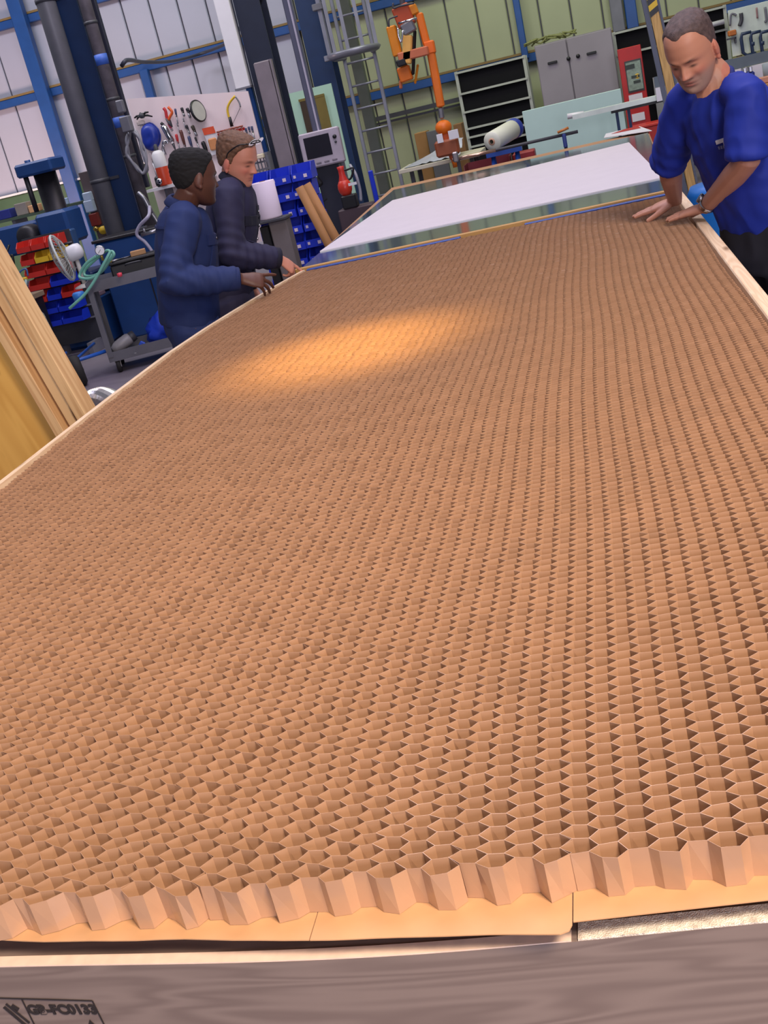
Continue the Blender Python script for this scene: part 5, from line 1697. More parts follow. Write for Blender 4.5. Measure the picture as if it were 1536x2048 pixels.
# bar clamp lying across
a, c = V((-1.209, 10.350, 1.036)), V((-0.077, 10.350, 1.035))
bc_ = thing('bar_clamp', 'long black bar clamp standing across the end of the far bench', 'clamp', lerp(a, c, .5) - V((0, 0, .02)))
part('bar', MB().tube([a, c], .014, 8), m_dgrey, bc_)
part('bright_end', MB().tube([a, lerp(a, c, .35)], .0155, 8), M('bar_copper', (206, 170, 150), .25, .9), bc_)
for tt, w_ in ((.93, .05),):
    p = lerp(a, c, .89)
    part('jaw', MB().box(p + V((0, -.01, -.05)), (.035, .04, .12), ch=.008), M('jaw_blue', (40, 60, 130), .4), bc_)
    part('screw', MB().tube([p + V((-.05, -.02, .03)), p + V((.05, -.02, .05))], .012, 7), M('jaw_brass', (180, 110, 50), .4), bc_)
p = lerp(a, c, .03)
part('jaw', MB().box(p + V((0, -.01, .02)), (.05, .05, .09), ch=.01), m_steel, bc_)
for tt in (.04, .89):
    p = lerp(a, c, tt)
    part('stand', MB().box((p.x, p.y + .03, (p.z - .01) / 2), (.03, .03, p.z - .01)), m_dgrey, bc_)
# bright blue drum between the man's arms
q = V((0.429, 5.900, 0.828))
dr = thing('blue_drum', 'bright blue plastic drum beside the bench between the arms of the man in blue', 'drum', (.64, 5.95, 0))
part('body', MB().lathe((.64, 5.95, 0), (0, 0, 1), [(0, 0), (.19, 0), (.20, .02), (.20, .28), (.206, .30), (.20, .32), (.20, .58), (.206, .60), (.20, .62), (.20, .84), (.18, .88), (0, .89)], 30), M('drum_blue', (28, 108, 186), .4), dr)
part('bung', MB().lathe((.58, 5.88, .885), (0, 0, 1), [(.035, 0), (.035, .025), (0, .025)], 14), m_white, dr)

# ================================================================ people
def remesh(mb, vox, smooth=4, deci=None, sm_fac=.5):
    me = bpy.data.meshes.new('tmp')
    me.from_pydata([p[:] for p in mb.v], [], mb.f)
    o = bpy.data.objects.new('tmp', me)
    COL.objects.link(o)
    r = o.modifiers.new('r', 'REMESH')
    r.mode = 'VOXEL'
    r.voxel_size = vox
    if smooth:
        s = o.modifiers.new('s', 'SMOOTH')
        s.iterations = smooth
        s.factor = sm_fac
    if deci:
        d = o.modifiers.new('d', 'DECIMATE')
        d.ratio = deci
    dg = bpy.context.evaluated_depsgraph_get()
    dg.update()
    out = bpy.data.meshes.new_from_object(o.evaluated_get(dg))
    bpy.data.objects.remove(o)
    bpy.data.meshes.remove(me)
    out.polygons.foreach_set('use_smooth', np.ones(len(out.polygons), dtype=bool))
    return out


def coords(me):
    a = np.empty(len(me.vertices) * 3, dtype=np.float32)
    me.vertices.foreach_get('co', a)
    return a.reshape(-1, 3).astype(np.float64)


def normals(me):
    a = np.empty(len(me.vertices) * 3, dtype=np.float32)
    me.vertices.foreach_get('normal', a)
    return a.reshape(-1, 3).astype(np.float64)


def put(me, c):
    me.vertices.foreach_set('co', c.astype(np.float32).ravel())
    me.update()


def vcol(me, col):
    ca_ = me.color_attributes.new('tone', 'FLOAT_COLOR', 'POINT')
    ca_.data.foreach_set('color', np.concatenate([col, np.ones((len(col), 1))], 1).astype(np.float32).ravel())


HZ = np.array([.120, .116, .108, .095, .075, .045, .020, 0, -.020, -.040, -.058, -.075, -.092, -.106, -.113, -.116])
HF = np.array([-.005, .030, .055, .073, .086, .094, .096, .089, .089, .087, .087, .085, .084, .080, .072, .060])
HB = np.array([-.025, -.060, -.079, -.092, -.101, -.104, -.101, -.095, -.085, -.072, -.055, -.035, -.012, .010, .026, .040])
HW = np.array([.006, .034, .051, .063, .071, .0755, .076, .0745, .0725, .070, .065, .059, .050, .038, .024, .008])


def head_grid(rows=84, cols=88):
    t = np.linspace(0, 1, rows)
    z = .120 - .236 * (t - .06 * np.sin(2 * PI * t))

    def ip(A):
        zz = np.linspace(-.116, .120, 400)
        v = np.interp(zz, HZ[::-1], A[::-1])
        k = np.hanning(41)
        k /= k.sum()
        vp = np.concatenate([np.full(20, v[0]), v, np.full(20, v[-1])])
        v2 = np.convolve(vp, k, 'valid')
        ed = np.minimum(1, np.minimum(zz + .116, .120 - zz) / .02)
        v = v2 * ed + v * (1 - ed)
        return np.interp(z, zz, v)
    f, b, w = ip(HF), ip(HB), ip(HW)
    a = np.linspace(0, 2 * PI, cols, endpoint=False)
    ca, sa = np.cos(a), np.sin(a)
    px = np.sign(ca) * np.abs(ca) ** .92
    py = np.sign(sa) * np.abs(sa) ** .92
    X = w[:, None] * px
    Y = ((f + b) / 2)[:, None] + ((f - b) / 2)[:, None] * py
    Z_ = z[:, None] + 0 * X
    return X, Y, Z_


def g(u, c, s):
    return np.exp(-((u - c) / s) ** 2)


def face_disp(X, Y, Z_, nose=1.0):
    front = 1 / (1 + np.exp(-(Y - .045) / .008))
    ax = np.abs(X)
    s = np.clip((.016 - Z_) / .050, 0, 1)
    prof = np.where(Z_ > -.034, .003 + .024 * s ** 1.25, .027 * np.clip((Z_ + .046) / .012, 0, 1)) * (Z_ < .024) * np.clip((.024 - Z_) / .012, 0, 1)
    d = nose * prof * g(X, 0, .0085 + .006 * s)
    d = d + nose * .009 * g(ax, .0145, .007) * g(Z_, -.034, .008)
    d = d - .0105 * g(ax, .031, .016) * g(Z_, .003, .011)
    d = d + .0060 * g(ax, .031, .0115) * g(Z_, -.001, .0065)
    d = d + .0065 * g(ax, .026, .020) * g(Z_, .0195, .0075)
    d = d + .0055 * g(ax, .044, .020) * g(Z_, -.026, .016)
    d = d - .0040 * g(ax, .033, .008) * g(Z_, -.052, .018)
    d = d + .0050 * g(X, 0, .021) * g(Z_, -.0575, .0048) + .0062 * g(X, 0, .019) * g(Z_, -.0690, .0055)
    d = d - .0050 * g(X, 0, .023) * g(Z_, -.0632, .0022)
    d = d - .0035 * g(X, 0, .018) * g(Z_, -.0790, .005)
    d = d + .0065 * g(X, 0, .018) * g(Z_, -.0960, .013)
    return d * front


def grid_faces(rows, cols):
    return [(i * cols + j, i * cols + (j + 1) % cols, (i + 1) * cols + (j + 1) % cols, (i + 1) * cols + j) for i in range(rows - 1) for j in range(cols)] + [tuple(range(cols))[::-1], tuple((rows - 1) * cols + j for j in range(cols))]


def head_into(mb, Hm, Hc, nose=1.0, width=1.0):
    X, Y, Z_ = head_grid()
    Y = Y + face_disp(X, Y, Z_, nose)
    P_ = np.stack([X * width, Y, Z_], 2).reshape(-1, 3)
    R = np.array(Hm)
    P_ = P_ @ R.T + np.array(Hc)
    mb.add([V(p) for p in P_], grid_faces(*X.shape))
    for s in (-1, 1):
        er = Hm @ Matrix.Rotation(s * -.35, 3, 'Z') @ Matrix.Rotation(-.18, 3, 'X')
        mb.ball(V(Hc) + Hm @ V((s * .078 * width, -.012, -.012)), (.010, .020, .034), 14, 0, er)
        mb.ball(V(Hc) + Hm @ V((s * .080 * width, -.006, -.040)), (.008, .010, .012), 10, 0, er)


def hair_mesh(Hm, Hc, hl, thick, seed=0, rough=.004, width=1.0, freq=60, recede=0.0):
    """close cap of hair: the head surface pushed out inside the hairline, sunk below it"""
    X, Y, Z_ = head_grid(90, 110)
    ys = np.array([-.12, -.09, -.06, -.035, -.012, .006, .020, .040, .060, .080, .11])
    zh = np.interp(Y, ys, hl)
    ax_ = np.abs(X)
    fr_ = 1 / (1 + np.exp(-(Y - .035) / .012))
    zh = zh + recede * fr_ * (.010 * g(ax_, .045, .022) - .009 * g(X, 0, .026))
    hn = np.array([[noise.noise(V((x * 55, y * 55 + seed, z * 40))) for x, y, z in zip(a, b_, c_)] for a, b_, c_ in zip(X, Y, Z_)])
    m = 1 / (1 + np.exp(-(Z_ - zh - .006 * hn) / .0045))
    c = np.array([0, -.005, .01])
    D = np.stack([X, Y + .005, Z_ - .01], 2)
    D = D / np.linalg.norm(D, axis=2, keepdims=True)
    n_ = np.array([[noise.noise(V((x * freq, y * freq * .5 + seed, z * freq))) for x, y, z in zip(a, b_, c_)] for a, b_, c_ in zip(X, Y, Z_)])
    topk = np.clip((Z_ - .03) / .08, 0, 1)
    off = -.007 + m * (.007 + thick * (.55 + .45 * topk) + rough * n_)
    P_ = np.stack([X, Y, Z_], 2) + D * off[..., None]
    P_[..., 0] *= width
    P_ = P_.reshape(-1, 3) @ np.array(Hm).T + np.array(Hc)
    b = MB()
    b.add([V(p) for p in P_], grid_faces(*X.shape), 0, True)
    return b


def hand_into(mb, w, f, n_, right, curl=(.15, .15, .15, .15), thumb=(.6, .25), scale=1.0, spread=.10, sag=0.0):
    """palm, four jointed fingers of unequal length and a thumb from the palm's side"""
    w = V(w)
    f = V(f).normalized()
    n_ = V(n_)
    n_ = (n_ - f * n_.dot(f)).normalized()
    s = n_.cross(f) if right else f.cross(n_)
    S = scale
    ring = []
    k = 18
    for d, a, b, dz in ((-.02, .026, .020, 0), (.0, .027, .019, 0), (.025, .033, .018, .001), (.055, .041, .0165, .003), (.085, .043, .014, .003), (.098, .040, .011, .001)):
        ring.append([w + f * d * S + n_ * dz * S + s * (math.cos(2 * PI * j / k) * a * S) + n_ * (math.sin(2 * PI * j / k) * b * S) for j in range(k)])
    vs = [p for r in ring for p in r]
    fs = [(i * k + j, i * k + (j + 1) % k, (i + 1) * k + (j + 1) % k, (i + 1) * k + j) for i in range(len(ring) - 1) for j in range(k)]
    fs += [tuple(range(k))[::-1], tuple((len(ring) - 1) * k + j for j in range(k))]
    mb.add(vs, fs)
    tips = []
    for i, (o, L, r, d0) in enumerate(((.0315, .074, .0092, .088), (.0105, .083, .0096, .094), (-.0105, .076, .0092, .090), (-.0305, .060, .0082, .080))):
        c = curl[i]
        c = c if hasattr(c, '__len__') else (c, c * 1.3, c)
        p = w + f * d0 * S + s * o * S + n_ * .001
        fan_ = spread * (1.5, .5, -.5, -1.6)[i]
        fd = (f + s * fan_).normalized()
        pts, rr = [p - fd * .02 * S, p], [r * S, r * 1.02 * S]
        ang = 0
        for q_, (l_, cc) in enumerate(zip((.46, .30, .24), c)):
            ang += cc
            dd = fd * math.cos(ang) - n_ * math.sin(ang)
            m_ = p + dd * (L * l_ * S * .5)
            p = p + dd * (L * l_ * S)
            pts += [m_, p]
            rr += [r * (.96 - .09 * q_) * S, r * (.98 - .10 * q_) * S]
        pts.append(p + dd * .004 * S)
        rr.append(r * .4 * S)
        mb.tube(pts, rr, 10)
        tips.append((p, dd))
    sp, dn = thumb
    p = w + f * .022 * S + s * .022 * S - n_ * .004
    td = (f * math.cos(sp) + s * math.sin(sp) - n_ * dn).normalized()
    pts, rr = [p], [.015 * S]
    for l_, r, bend in ((.042, .0125, 0), (.032, .0105, -.22), (.026, .0090, -.15)):
        td = (td + f * -bend - s * -bend * .4).normalized()
        p = p + td * l_ * S
        pts.append(p)
        rr.append(r * S)
    pts.append(p + td * .004)
    rr.append(.004 * S)
    mb.tube(pts, rr, 10)
    return tips


def loft(mb, secs, k=28, pw=.85):
    """secs: (centre, side, front, half width, half depth)"""
    vs = []
    for c, sd_, fr_, a, b in secs:
        c, sd_, fr_ = V(c), V(sd_).normalized(), V(fr_).normalized()
        for j in range(k):
            t = 2 * PI * j / k
            u, w_ = math.cos(t), math.sin(t)
            vs.append(c + sd_ * (a * math.copysign(abs(u) ** pw, u)) + fr_ * (b * math.copysign(abs(w_) ** pw, w_)))
    n_ = len(secs)
    fs = [(i * k + j, i * k + (j + 1) % k, (i + 1) * k + (j + 1) % k, (i + 1) * k + j) for i in range(n_ - 1) for j in range(k)]
    fs += [tuple(range(k))[::-1], tuple((n_ - 1) * k + j for j in range(k))]
    mb.add(vs, fs)


def limb(mb, pts, rs, n_=16, sub=3):
    P2, R2 = [], []
    for i in range(len(pts) - 1):
        for q_ in range(sub):
            t = q_ / sub
            P2.append(lerp(pts[i], pts[i + 1], t))
            R2.append(rs[i] * (1 - t) + rs[i + 1] * t)
    P2.append(V(pts[-1]))
    R2.append(rs[-1])
    mb.tube(P2, R2, n_)


def folds(me, amp, freq, seed, joints=(), jamp=.006, stretch=(1, 1, .35)):
    c, nn = coords(me), normals(me)
    d = np.array([noise.noise(V((p[0] * freq * stretch[0] + seed, p[1] * freq * stretch[1], p[2] * freq * stretch[2]))) + .5 * noise.noise(V((p[0] * freq * 2.3 + seed, p[1] * freq * 2.3, p[2] * freq * 1.4))) for p in c])
    d = amp * (1 - np.abs(d) * 2.2)
    for (jp, ax_, rad, wl) in joints:
        jp, ax_ = np.array(jp), np.array(V(ax_).normalized())
        r = c - jp
        al = r @ ax_
        w_ = np.exp(-(np.linalg.norm(r, axis=1) / rad) ** 2)
        side = r @ np.array(V(ax_).orthogonal().normalized())
        d = d + jamp * w_ * np.sin(al / wl * 2 * PI + side * 26 + seed)
    put(me, c + nn * d[:, None])


def link_mesh(name, me, mats, org, parent=None, label=None):
    c = coords(me)
    put(me, c - np.array(org))
    me.materials.clear()
    for m in (mats if isinstance(mats, (list, tuple)) else [mats]):
        me.materials.append(m)
    o = bpy.data.objects.new(name, me)
    COL.objects.link(o)
    if parent:
        o.parent = parent
    else:
        o.location = org
    ORG[o.name] = V(org)
    return tag(o, label)


def eye_frame(fdir, up=(0, 0, 1), pitch=0.0, roll=0.0):
    """head rotation with local y toward fdir, pitched down and rolled"""
    fdir = V(fdir).normalized()
    x = fdir.cross(V(up)).normalized()
    z = x.cross(fdir).normalized()
    Rm = Matrix((x, fdir, z)).transposed()
    return Rm @ Matrix.Rotation(-pitch, 3, 'X') @ Matrix.Rotation(roll, 3, 'Y')


def person(J, label, sk, hair, vox):
    """one figure: body mesh with clothes and hair as children"""
    org = V((J['pelvis'][0], J['pelvis'][1], 0))
    side = (V(J['Lsh']) - V(J['Rsh'])).normalized()
    up_t = (V(J['neck']) - V(J['pelvis'])).normalized()
    front = side.cross(up_t).normalized() * -1
    if front.dot(V(J['front'])) < 0:
        front = -front
    side = side - up_t * side.dot(up_t) * .5
    pv, nk = V(J['pelvis']), V(J['neck'])
    b = MB()
    Hm, Hc = J['Hm'], V(J['head'])
    head_into(b, Hm, Hc, J.get('nose', 1.0), J.get('hw', 1.0))
    nb = nk - V((0, 0, .05))
    limb(b, [nb, nk, lerp(nk, Hc + Hm @ V((0, -.03, -.06)), .55), Hc + Hm @ V((0, -.022, -.045))], [.075, .062, .056, .054])
    sec = []
    for t, a, d in ((-.12, .13, .10), (.0, .155, .11), (.25, .135, .10), (.5, .145, .105), (.75, .135, .09), (.90, .09, .07), (1.0, .06, .055)):
        sec.append((lerp(pv, nk, t), side, front, a, d))
    loft(b, sec)
    for s_ in 'RL':
        sh, el, wr = V(J[s_ + 'sh']), V(J[s_ + 'el']), V(J[s_ + 'wr'])
        limb(b, [lerp(sh, nk, .35), sh, lerp(sh, el, .5), el, lerp(el, wr, .3), lerp(el, wr, .7), wr], [.036, .048, .044, .040, .043, .034, .027])
        hd = J[s_ + 'hand']
        hand_into(b, wr, hd['f'], hd['n'], s_ == 'R', hd.get('curl', (.15,) * 4), hd.get('thumb', (.6, .25)), hd.get('scale', 1.0), hd.get('spread', .1))
        hp = pv + side * ((.09 if s_ == 'L' else -.09)) - V((0, 0, .05))
        kn, an = V(J[s_ + 'kn']), V(J[s_ + 'an'])
        limb(b, [hp, lerp(hp, kn, .5), kn, lerp(kn, an, .35), an], [.088, .074, .055, .054, .040])
        limb(b, [an, an + V(front.x * .10, ) if False else an + V((front.x * .10, front.y * .10, -.035))], [.038, .032])
    me = remesh(b, vox, 2, None, .4)
    # skin tones by place on the head: lips, brows, lashes and eye shade, stubble, scalp
    c = coords(me)
    L = (c - np.array(Hc)) @ np.array(Hm)
    X, Y, Z_ = L[:, 0], L[:, 1], L[:, 2]
    base = np.array(lin(sk['skin']))
    col = np.tile(base, (len(c), 1))
    nr = (np.abs(X) < .11) & (np.abs(Y) < .15) & (np.abs(Z_) < .14)

    def mix(mask, rgb, k=1.0):
        global_rgb = np.array(lin(rgb))
        mm = (np.clip(mask, 0, 1) * k * nr)[:, None]
        return col * (1 - mm) + global_rgb * mm
    fr = 1 / (1 + np.exp(-(Y - .05) / .01))
    ax = np.abs(X)
    col = mix(fr * g(ax, .045, .022) * g(Z_, -.03, .018), sk['cheek'], .55)
    col = mix(fr * g(X, 0, .014) * g(Z_, -.030, .014), sk['cheek'], .45)
    if sk.get('stubble'):
        st_m = 1 / (1 + np.exp((Z_ + .040) / .006)) * 1 / (1 + np.exp(-(Y - .020) / .014)) * 1 / (1 + np.exp(-(Z_ + .112) / .008))
        col = mix(st_m, sk['stubble'], sk.get('stub_k', .5))
    col = mix(fr * g(X, 0, .022) * (g(Z_, -.0580, .0042) + g(Z_, -.0690, .0052)), sk['lip'], .8)
    col = mix(fr * g(X, 0, .024) * g(Z_, -.0632, .0018), sk['lash_shade'], .7)  # lip parting darkened, crease shade put into the colour
    col = mix(fr * g(ax, .029, .014) * g(Z_ - .10 * (ax - .03), .0200, .0050), sk['brow'], 1.0)
    col = mix(fr * g(ax, .031, .0130) * g(Z_ + .12 * (ax - .031), -.0040, .0046), sk['lash_shade'], 1.0)  # lashes widened to paint the shade of the eye sockets
    col = mix((np.abs(X) > .076) * 1.0, sk['cheek'], .5)
    vcol(me, col)
    body = link_mesh('person', me, M(sk['mat'], attr='tone', rough=.48, spec=.4), org)
    tag(body, label, 'person')
    # eyes
    for s_ in (-1, 1):
        ec = Hc + Hm @ V((s_ * .031 * J.get('hw', 1.0), .0665, -.0045))
        part('eye', MB().ball(ec, .0105, 12), M('eye_dark', (40, 32, 30), .15, var=.02), body)
    hb = hair_mesh(Hm, Hc, hair['line'], hair['thick'], hair.get('seed', 0), hair.get('rough', .004), J.get('hw', 1.0), hair.get('freq', 60), hair.get('recede', 0.0))
    part('hair', hb, M(hair['mat'], hair['rgb'], hair.get('gloss', .7), var=hair.get('var', .25), scale=70, bump=.35), body)
    return body, side, front, up_t, org


def shirt_mesh(J, secs, sleeves, vox, smooth, amp, freq, seed, joints, jamp):
    b = MB()
    loft(b, secs, 32)
    for pts, rs in sleeves:
        limb(b, pts, rs, 18)
    me = remesh(b, vox, smooth)
    folds(me, amp, freq, seed, joints, jamp)
    return me


def shoe(name, an, front, mat, body):
    an = V(an)
    f = V((front.x, front.y, 0)).normalized()
    R = basis(f.cross(V((0, 0, 1))), (0, 0, 1))
    b = MB().box(V((an.x, an.y, .035)) + f * .06, (.095, .27, .07), R, ch=.025).tube([V((an.x, an.y, .06)), V((an.x, an.y, .13))], [.05, .045], 12)
    part(name, b, mat, body)


m_boot = M('work_boot', (24, 22, 22), .5)

# ---------------------------------------------------------------- man in blue T-shirt at right
hf = V((-.50, -.84, 0))
A = dict(pelvis=(.580, 4.245, .95), neck=(0.447, 4.150, 1.435), Rsh=(0.341, 4.240, 1.381), Lsh=(0.519, 3.980, 1.371),
         Rel=(0.279, 4.440, 1.160), Lel=(0.503, 3.970, 1.167), Rwr=(.294, 4.605, 1.004), Lwr=(.375, 4.285, 1.000),
         head=(0.378, 4.100, 1.539), Hm=eye_frame(hf, pitch=.50, roll=0), front=(-.7, -.6, 0),
         Rkn=(.60, 4.36, .50), Lkn=(.66, 4.14, .50), Ran=(.66, 4.42, .08), Lan=(.74, 4.18, .08), hw=1.0, nose=1.05,
         Rhand=dict(f=(-.90, .36, -.20), n=(-.18, -.05, 1), curl=((-.06, .05, .05),) * 4, thumb=(.50, .25), scale=1.0, spread=.05),
         Lhand=dict(f=(-.77, .62, -.20), n=(-.15, -.1, 1), curl=((-.06, .05, .05),) * 4, thumb=(.55, .25), scale=1.0, spread=.04))
skin_a = dict(mat='skin_ruddy', skin=(196, 138, 112), cheek=(200, 112, 92), stubble=(150, 132, 124), stub_k=.75, lip=(168, 92, 84), brow=(70, 52, 46), lash_shade=(44, 28, 26))
hair_a = dict(mat='hair_greybrown', rgb=(88, 70, 66), thick=.005, rough=.0025, freq=90, var=.35, seed=3, recede=1.0,
              line=[-.060, -.055, -.035, -.015, .004, .010, .048, .084, .094, .100, .12])
man, side, front, upt, org = person(A, 'man in a blue T-shirt leaning on the honeycomb with both hands at right', skin_a, hair_a, .0032)
pv, nk = V(A['pelvis']), V(A['neck'])
sd2 = (V(A['Lsh']) - V(A['Rsh'])).normalized()
secs = []
for t, a, d, dz in ((-.06, .180, .132, 0), (.0, .184, .136, 0), (.2, .180, .136, 0), (.42, .176, .132, 0), (.62, .176, .128, 0), (.78, .172, .120, 0), (.87, .155, .108, 0), (.93, .105, .088, 0), (.965, .076, .070, 0)):
    secs.append((lerp(pv, nk, t) + front * .004, lerp(side, sd2, min(1, max(0, t))), front, a, d))
sl = []
for s_ in 'RL':
    sh, el = V(A[s_ + 'sh']), V(A[s_ + 'el'])
    sl.append(([lerp(sh, nk, .40), sh, lerp(sh, el, .45), lerp(sh, el, .97)], [.052, .062, .068, .073]))
me = shirt_mesh(A, secs, sl, .0075, 9, .0075, 8.5, 2.0, [(A['Rel'], V(A['Rel']) - V(A['Rsh']), .14, .055), (A['Lel'], V(A['Lel']) - V(A['Lsh']), .14, .055), (lerp(A['Lsh'], pv, .25), (.3, .2, 1), .16, .06), (lerp(A['Rsh'], pv, .3), (-.3, .2, 1), .14, .06)], .0025)
m_tee = M('tee_royal_blue', (16, 42, 148), .75, var=.08, scale=5)
tee = link_mesh('t_shirt', me, m_tee, org, man)
ring_c = lerp(pv, nk, .968) + front * .010
hd_dir = (V(A['head']) - nk).normalized()
Rk = basis(side, lerp(upt, front, .28))
part('collar', MB().tube([ring_c + Rk @ V((.074 * math.cos(2 * PI * k / 28), .068 * math.sin(2 * PI * k / 28), .004)) for k in range(28)], .0095, 8, closed=True), M('tee_collar', (12, 30, 112), .8), man)


def patch(name, o, origin, dirn, w, h, mat, body, up=(0, 0, 1), lift=.003, nx=8, ny=6, thick=.003, shear=0.0):
    """cloth patch that follows the surface of garment o, found by casting from inside the body outward"""
    d = V(dirn).normalized()
    r = V(up).cross(d).normalized() * -1
    u = r.cross(d).normalized()
    if u.dot(V(up)) < 0:
        u = -u
    oo = ORG[o.name]
    rows_ = []
    for j in range(ny):
        for i in range(nx):
            a, b_ = (i / (nx - 1) - .5) * w, (j / (ny - 1) - .5) * h
            st0 = V(origin) + r * (a + shear * b_) + u * b_ + d * .4
            hit, loc, nrm, _ = o.ray_cast(st0 - oo, -d)
            rows_.append((loc + oo, nrm) if hit else (st0 - d * .28, d))
    b = MB()
    k = nx * ny
    vs = [p + n_ * (lift + thick) for p, n_ in rows_] + [p + n_ * (lift - thick * 2) for p, n_ in rows_]
    fs = [(j * nx + i, j * nx + i + 1, (j + 1) * nx + i + 1, (j + 1) * nx + i) for j in range(ny - 1) for i in range(nx - 1)]
    fs += [tuple(k + q_ for q_ in f)[::-1] for f in fs]
    ed = [(i, 0) for i in range(nx)] + [(nx - 1, j) for j in range(1, ny)] + [(i, ny - 1) for i in range(nx - 2, -1, -1)] + [(0, j) for j in range(ny - 2, 0, -1)]
    ids = [j * nx + i for i, j in ed]
    for q_ in range(len(ids)):
        a, c = ids[q_], ids[(q_ + 1) % len(ids)]
        fs.append((c, a, k + a, k + c))
    b.add(vs, fs)
    return part(name, b, mat, body), rows_[(ny // 2) * nx + nx // 2][0]


bpy.context.view_layer.update()
ch = lerp(pv, nk, .66)
dl = (front * 1.0 + sd2 * .42).normalized()
c0 = ch + V((0, 0, .0))
pb_, _c = patch('chest_print', tee, c0 + V((0, 0, .012)) + sd2 * .085, front, .058, .013, m_white, man, nx=6, ny=3)
for k in range(6):
    patch('print_mark', tee, c0 + V((0, 0, -.010)) + sd2 * (.085 - .024 + .0095 * k), front, .0065, .010, M('print_slate', (112, 120, 168), .7), man, nx=2, ny=2)


def trousers(J, body, side, front, mat, vox=.011, seed=1.0, wa=.180, wd=.140, top=.10):
    pv = V(J['pelvis'])
    b = MB()
    loft(b, [(pv + V((0, 0, top)), side, front, wa - .012, wd - .014), (pv, side, front, wa, wd), (pv - V((0, 0, .10)), side, front, wa + .005, wd + .005), (pv - V((0, 0, .17)), side, front, wa - .01, wd - .01)], 28)
    for s_ in (-1, 1):
        kn, an = V(J[('R' if s_ < 0 else 'L') + 'kn']), V(J[('R' if s_ < 0 else 'L') + 'an'])
        hp = pv + side * (.092 * s_) - V((0, 0, .06))
        limb(b, [hp, lerp(hp, kn, .5), kn, lerp(kn, an, .5), an - V((0, 0, .03))], [.108, .102, .085, .080, .078])
    me = remesh(b, vox, 6)
    folds(me, .006, 7, seed, [(J['Rkn'], (0, 0, 1), .16, .06), (J['Lkn'], (0, 0, 1), .16, .06)], .006)
    return link_mesh('trousers', me, mat, ORG[body.name], body)


trousers(A, man, side, front, M('trouser_black_navy', (24, 26, 40), .8, var=.15), seed=4)
for s_ in 'RL':
    shoe('shoe', A[s_ + 'an'], front, m_boot, man)
# wrist watch with a steel bracelet on the left wrist
wv = (V(A['Lel']) - V(A['Lwr'])).normalized()
wc_ = V(A['Lwr']) + wv * .035
watch = part('wrist_watch', MB().lathe(wc_ - wv * .009, wv, [(.0325, 0), (.0355, .002), (.0355, .016), (.0325, .018)], 26), m_chrome, man)
wn = (V((-.35, -.5, .8)) - wv * V((-.35, -.5, .8)).dot(wv)).normalized()
wf = part('watch_face', MB().lathe(wc_ + wn * .034, wn, [(.017, -.004), (.018, 0), (.018, .006), (.015, .009), (0, .009)], 20), m_steel, man)
wf.parent = watch

# ---------------------------------------------------------------- the two men in overalls at left
def overalls(J, label, sk, hair, vox, cloth, cloth_dark, seed, loose=1.0):
    body, side, front, upt, org = person(J, label, sk, hair, vox)
    pv, nk = V(J['pelvis']), V(J['neck'])
    sd2 = (V(J['Lsh']) - V(J['Rsh'])).normalized()
    secs = []
    for t, a, d in ((-.14, .180, .136), (.0, .180, .138), (.18, .174, .134), (.42, .176, .134), (.64, .180, .132), (.80, .174, .122), (.90, .155, .108), (.96, .118, .096), (1.0, .082, .076)):
        secs.append((lerp(pv, nk, t), lerp(side, sd2, min(1, max(0, t))), front, a * loose, d * loose))
    sl = []
    for s_ in 'RL':
        sh, el, wr = V(J[s_ + 'sh']), V(J[s_ + 'el']), V(J[s_ + 'wr'])
        sl.append(([lerp(sh, nk, .45), sh, lerp(sh, el, .5), el, lerp(el, wr, .45), lerp(el, wr, .93)], [.064, .074, .068, .066, .062, .052]))
    jn = []
    for s_ in 'RL':
        sh, el, wr = V(J[s_ + 'sh']), V(J[s_ + 'el']), V(J[s_ + 'wr'])
        jn += [(el, el - sh, .13, .05), (lerp(el, wr, .5), wr - el, .12, .045)]
    me = shirt_mesh(J, secs, sl, .0095, 7, .0055, 8.0, seed, jn, .0042)
    jk = link_mesh('jacket', me, cloth, org, body)
    trousers(J, body, side, front, cloth, seed=seed + 2, wa=.172, wd=.130, top=.0)
    for s_ in 'RL':
        shoe('shoe', J[s_ + 'an'], front, m_boot, body)
        el, wr = V(J[s_ + 'el']), V(J[s_ + 'wr'])
        d = (wr - el).normalized()
        part('cuff', MB().lathe(lerp(el, wr, .80), d, [(.046, 0), (.052, .004), (.050, .05), (.044, .055), (.040, .03)], 20), cloth_dark, body)
    # turned-down collar
    Rk = basis(side, lerp(upt, front, .22))
    b = MB()
    prof = [(.064, .034), (.071, .040), (.082, .030), (.094, .002), (.090, -.004), (.072, .004)]
    m_ = 30
    vs = []
    for r_, h_ in prof:
        for k in range(m_):
            a = 2 * PI * k / m_
            fr_ = max(0, math.sin(a)) ** 6
            rr = r_ * (1 + .10 * fr_)
            hh = h_ - .045 * fr_
            vs.append(nk + Rk @ V((rr * math.cos(a), rr * .92 * math.sin(a) * (1 if front.dot(Rk @ V((0, 1, 0))) > 0 else -1), hh)))
    n_ = len(prof)
    fs = [(i * m_ + j, i * m_ + (j + 1) % m_, ((i + 1) % n_) * m_ + (j + 1) % m_, ((i + 1) % n_) * m_ + j) for i in range(n_) for j in range(m_)]
    b.add(vs, fs, 0, True)
    part('collar', b, cloth_dark, body)
    bpy.context.view_layer.update()
    return body, jk, side, front, upt, sd2


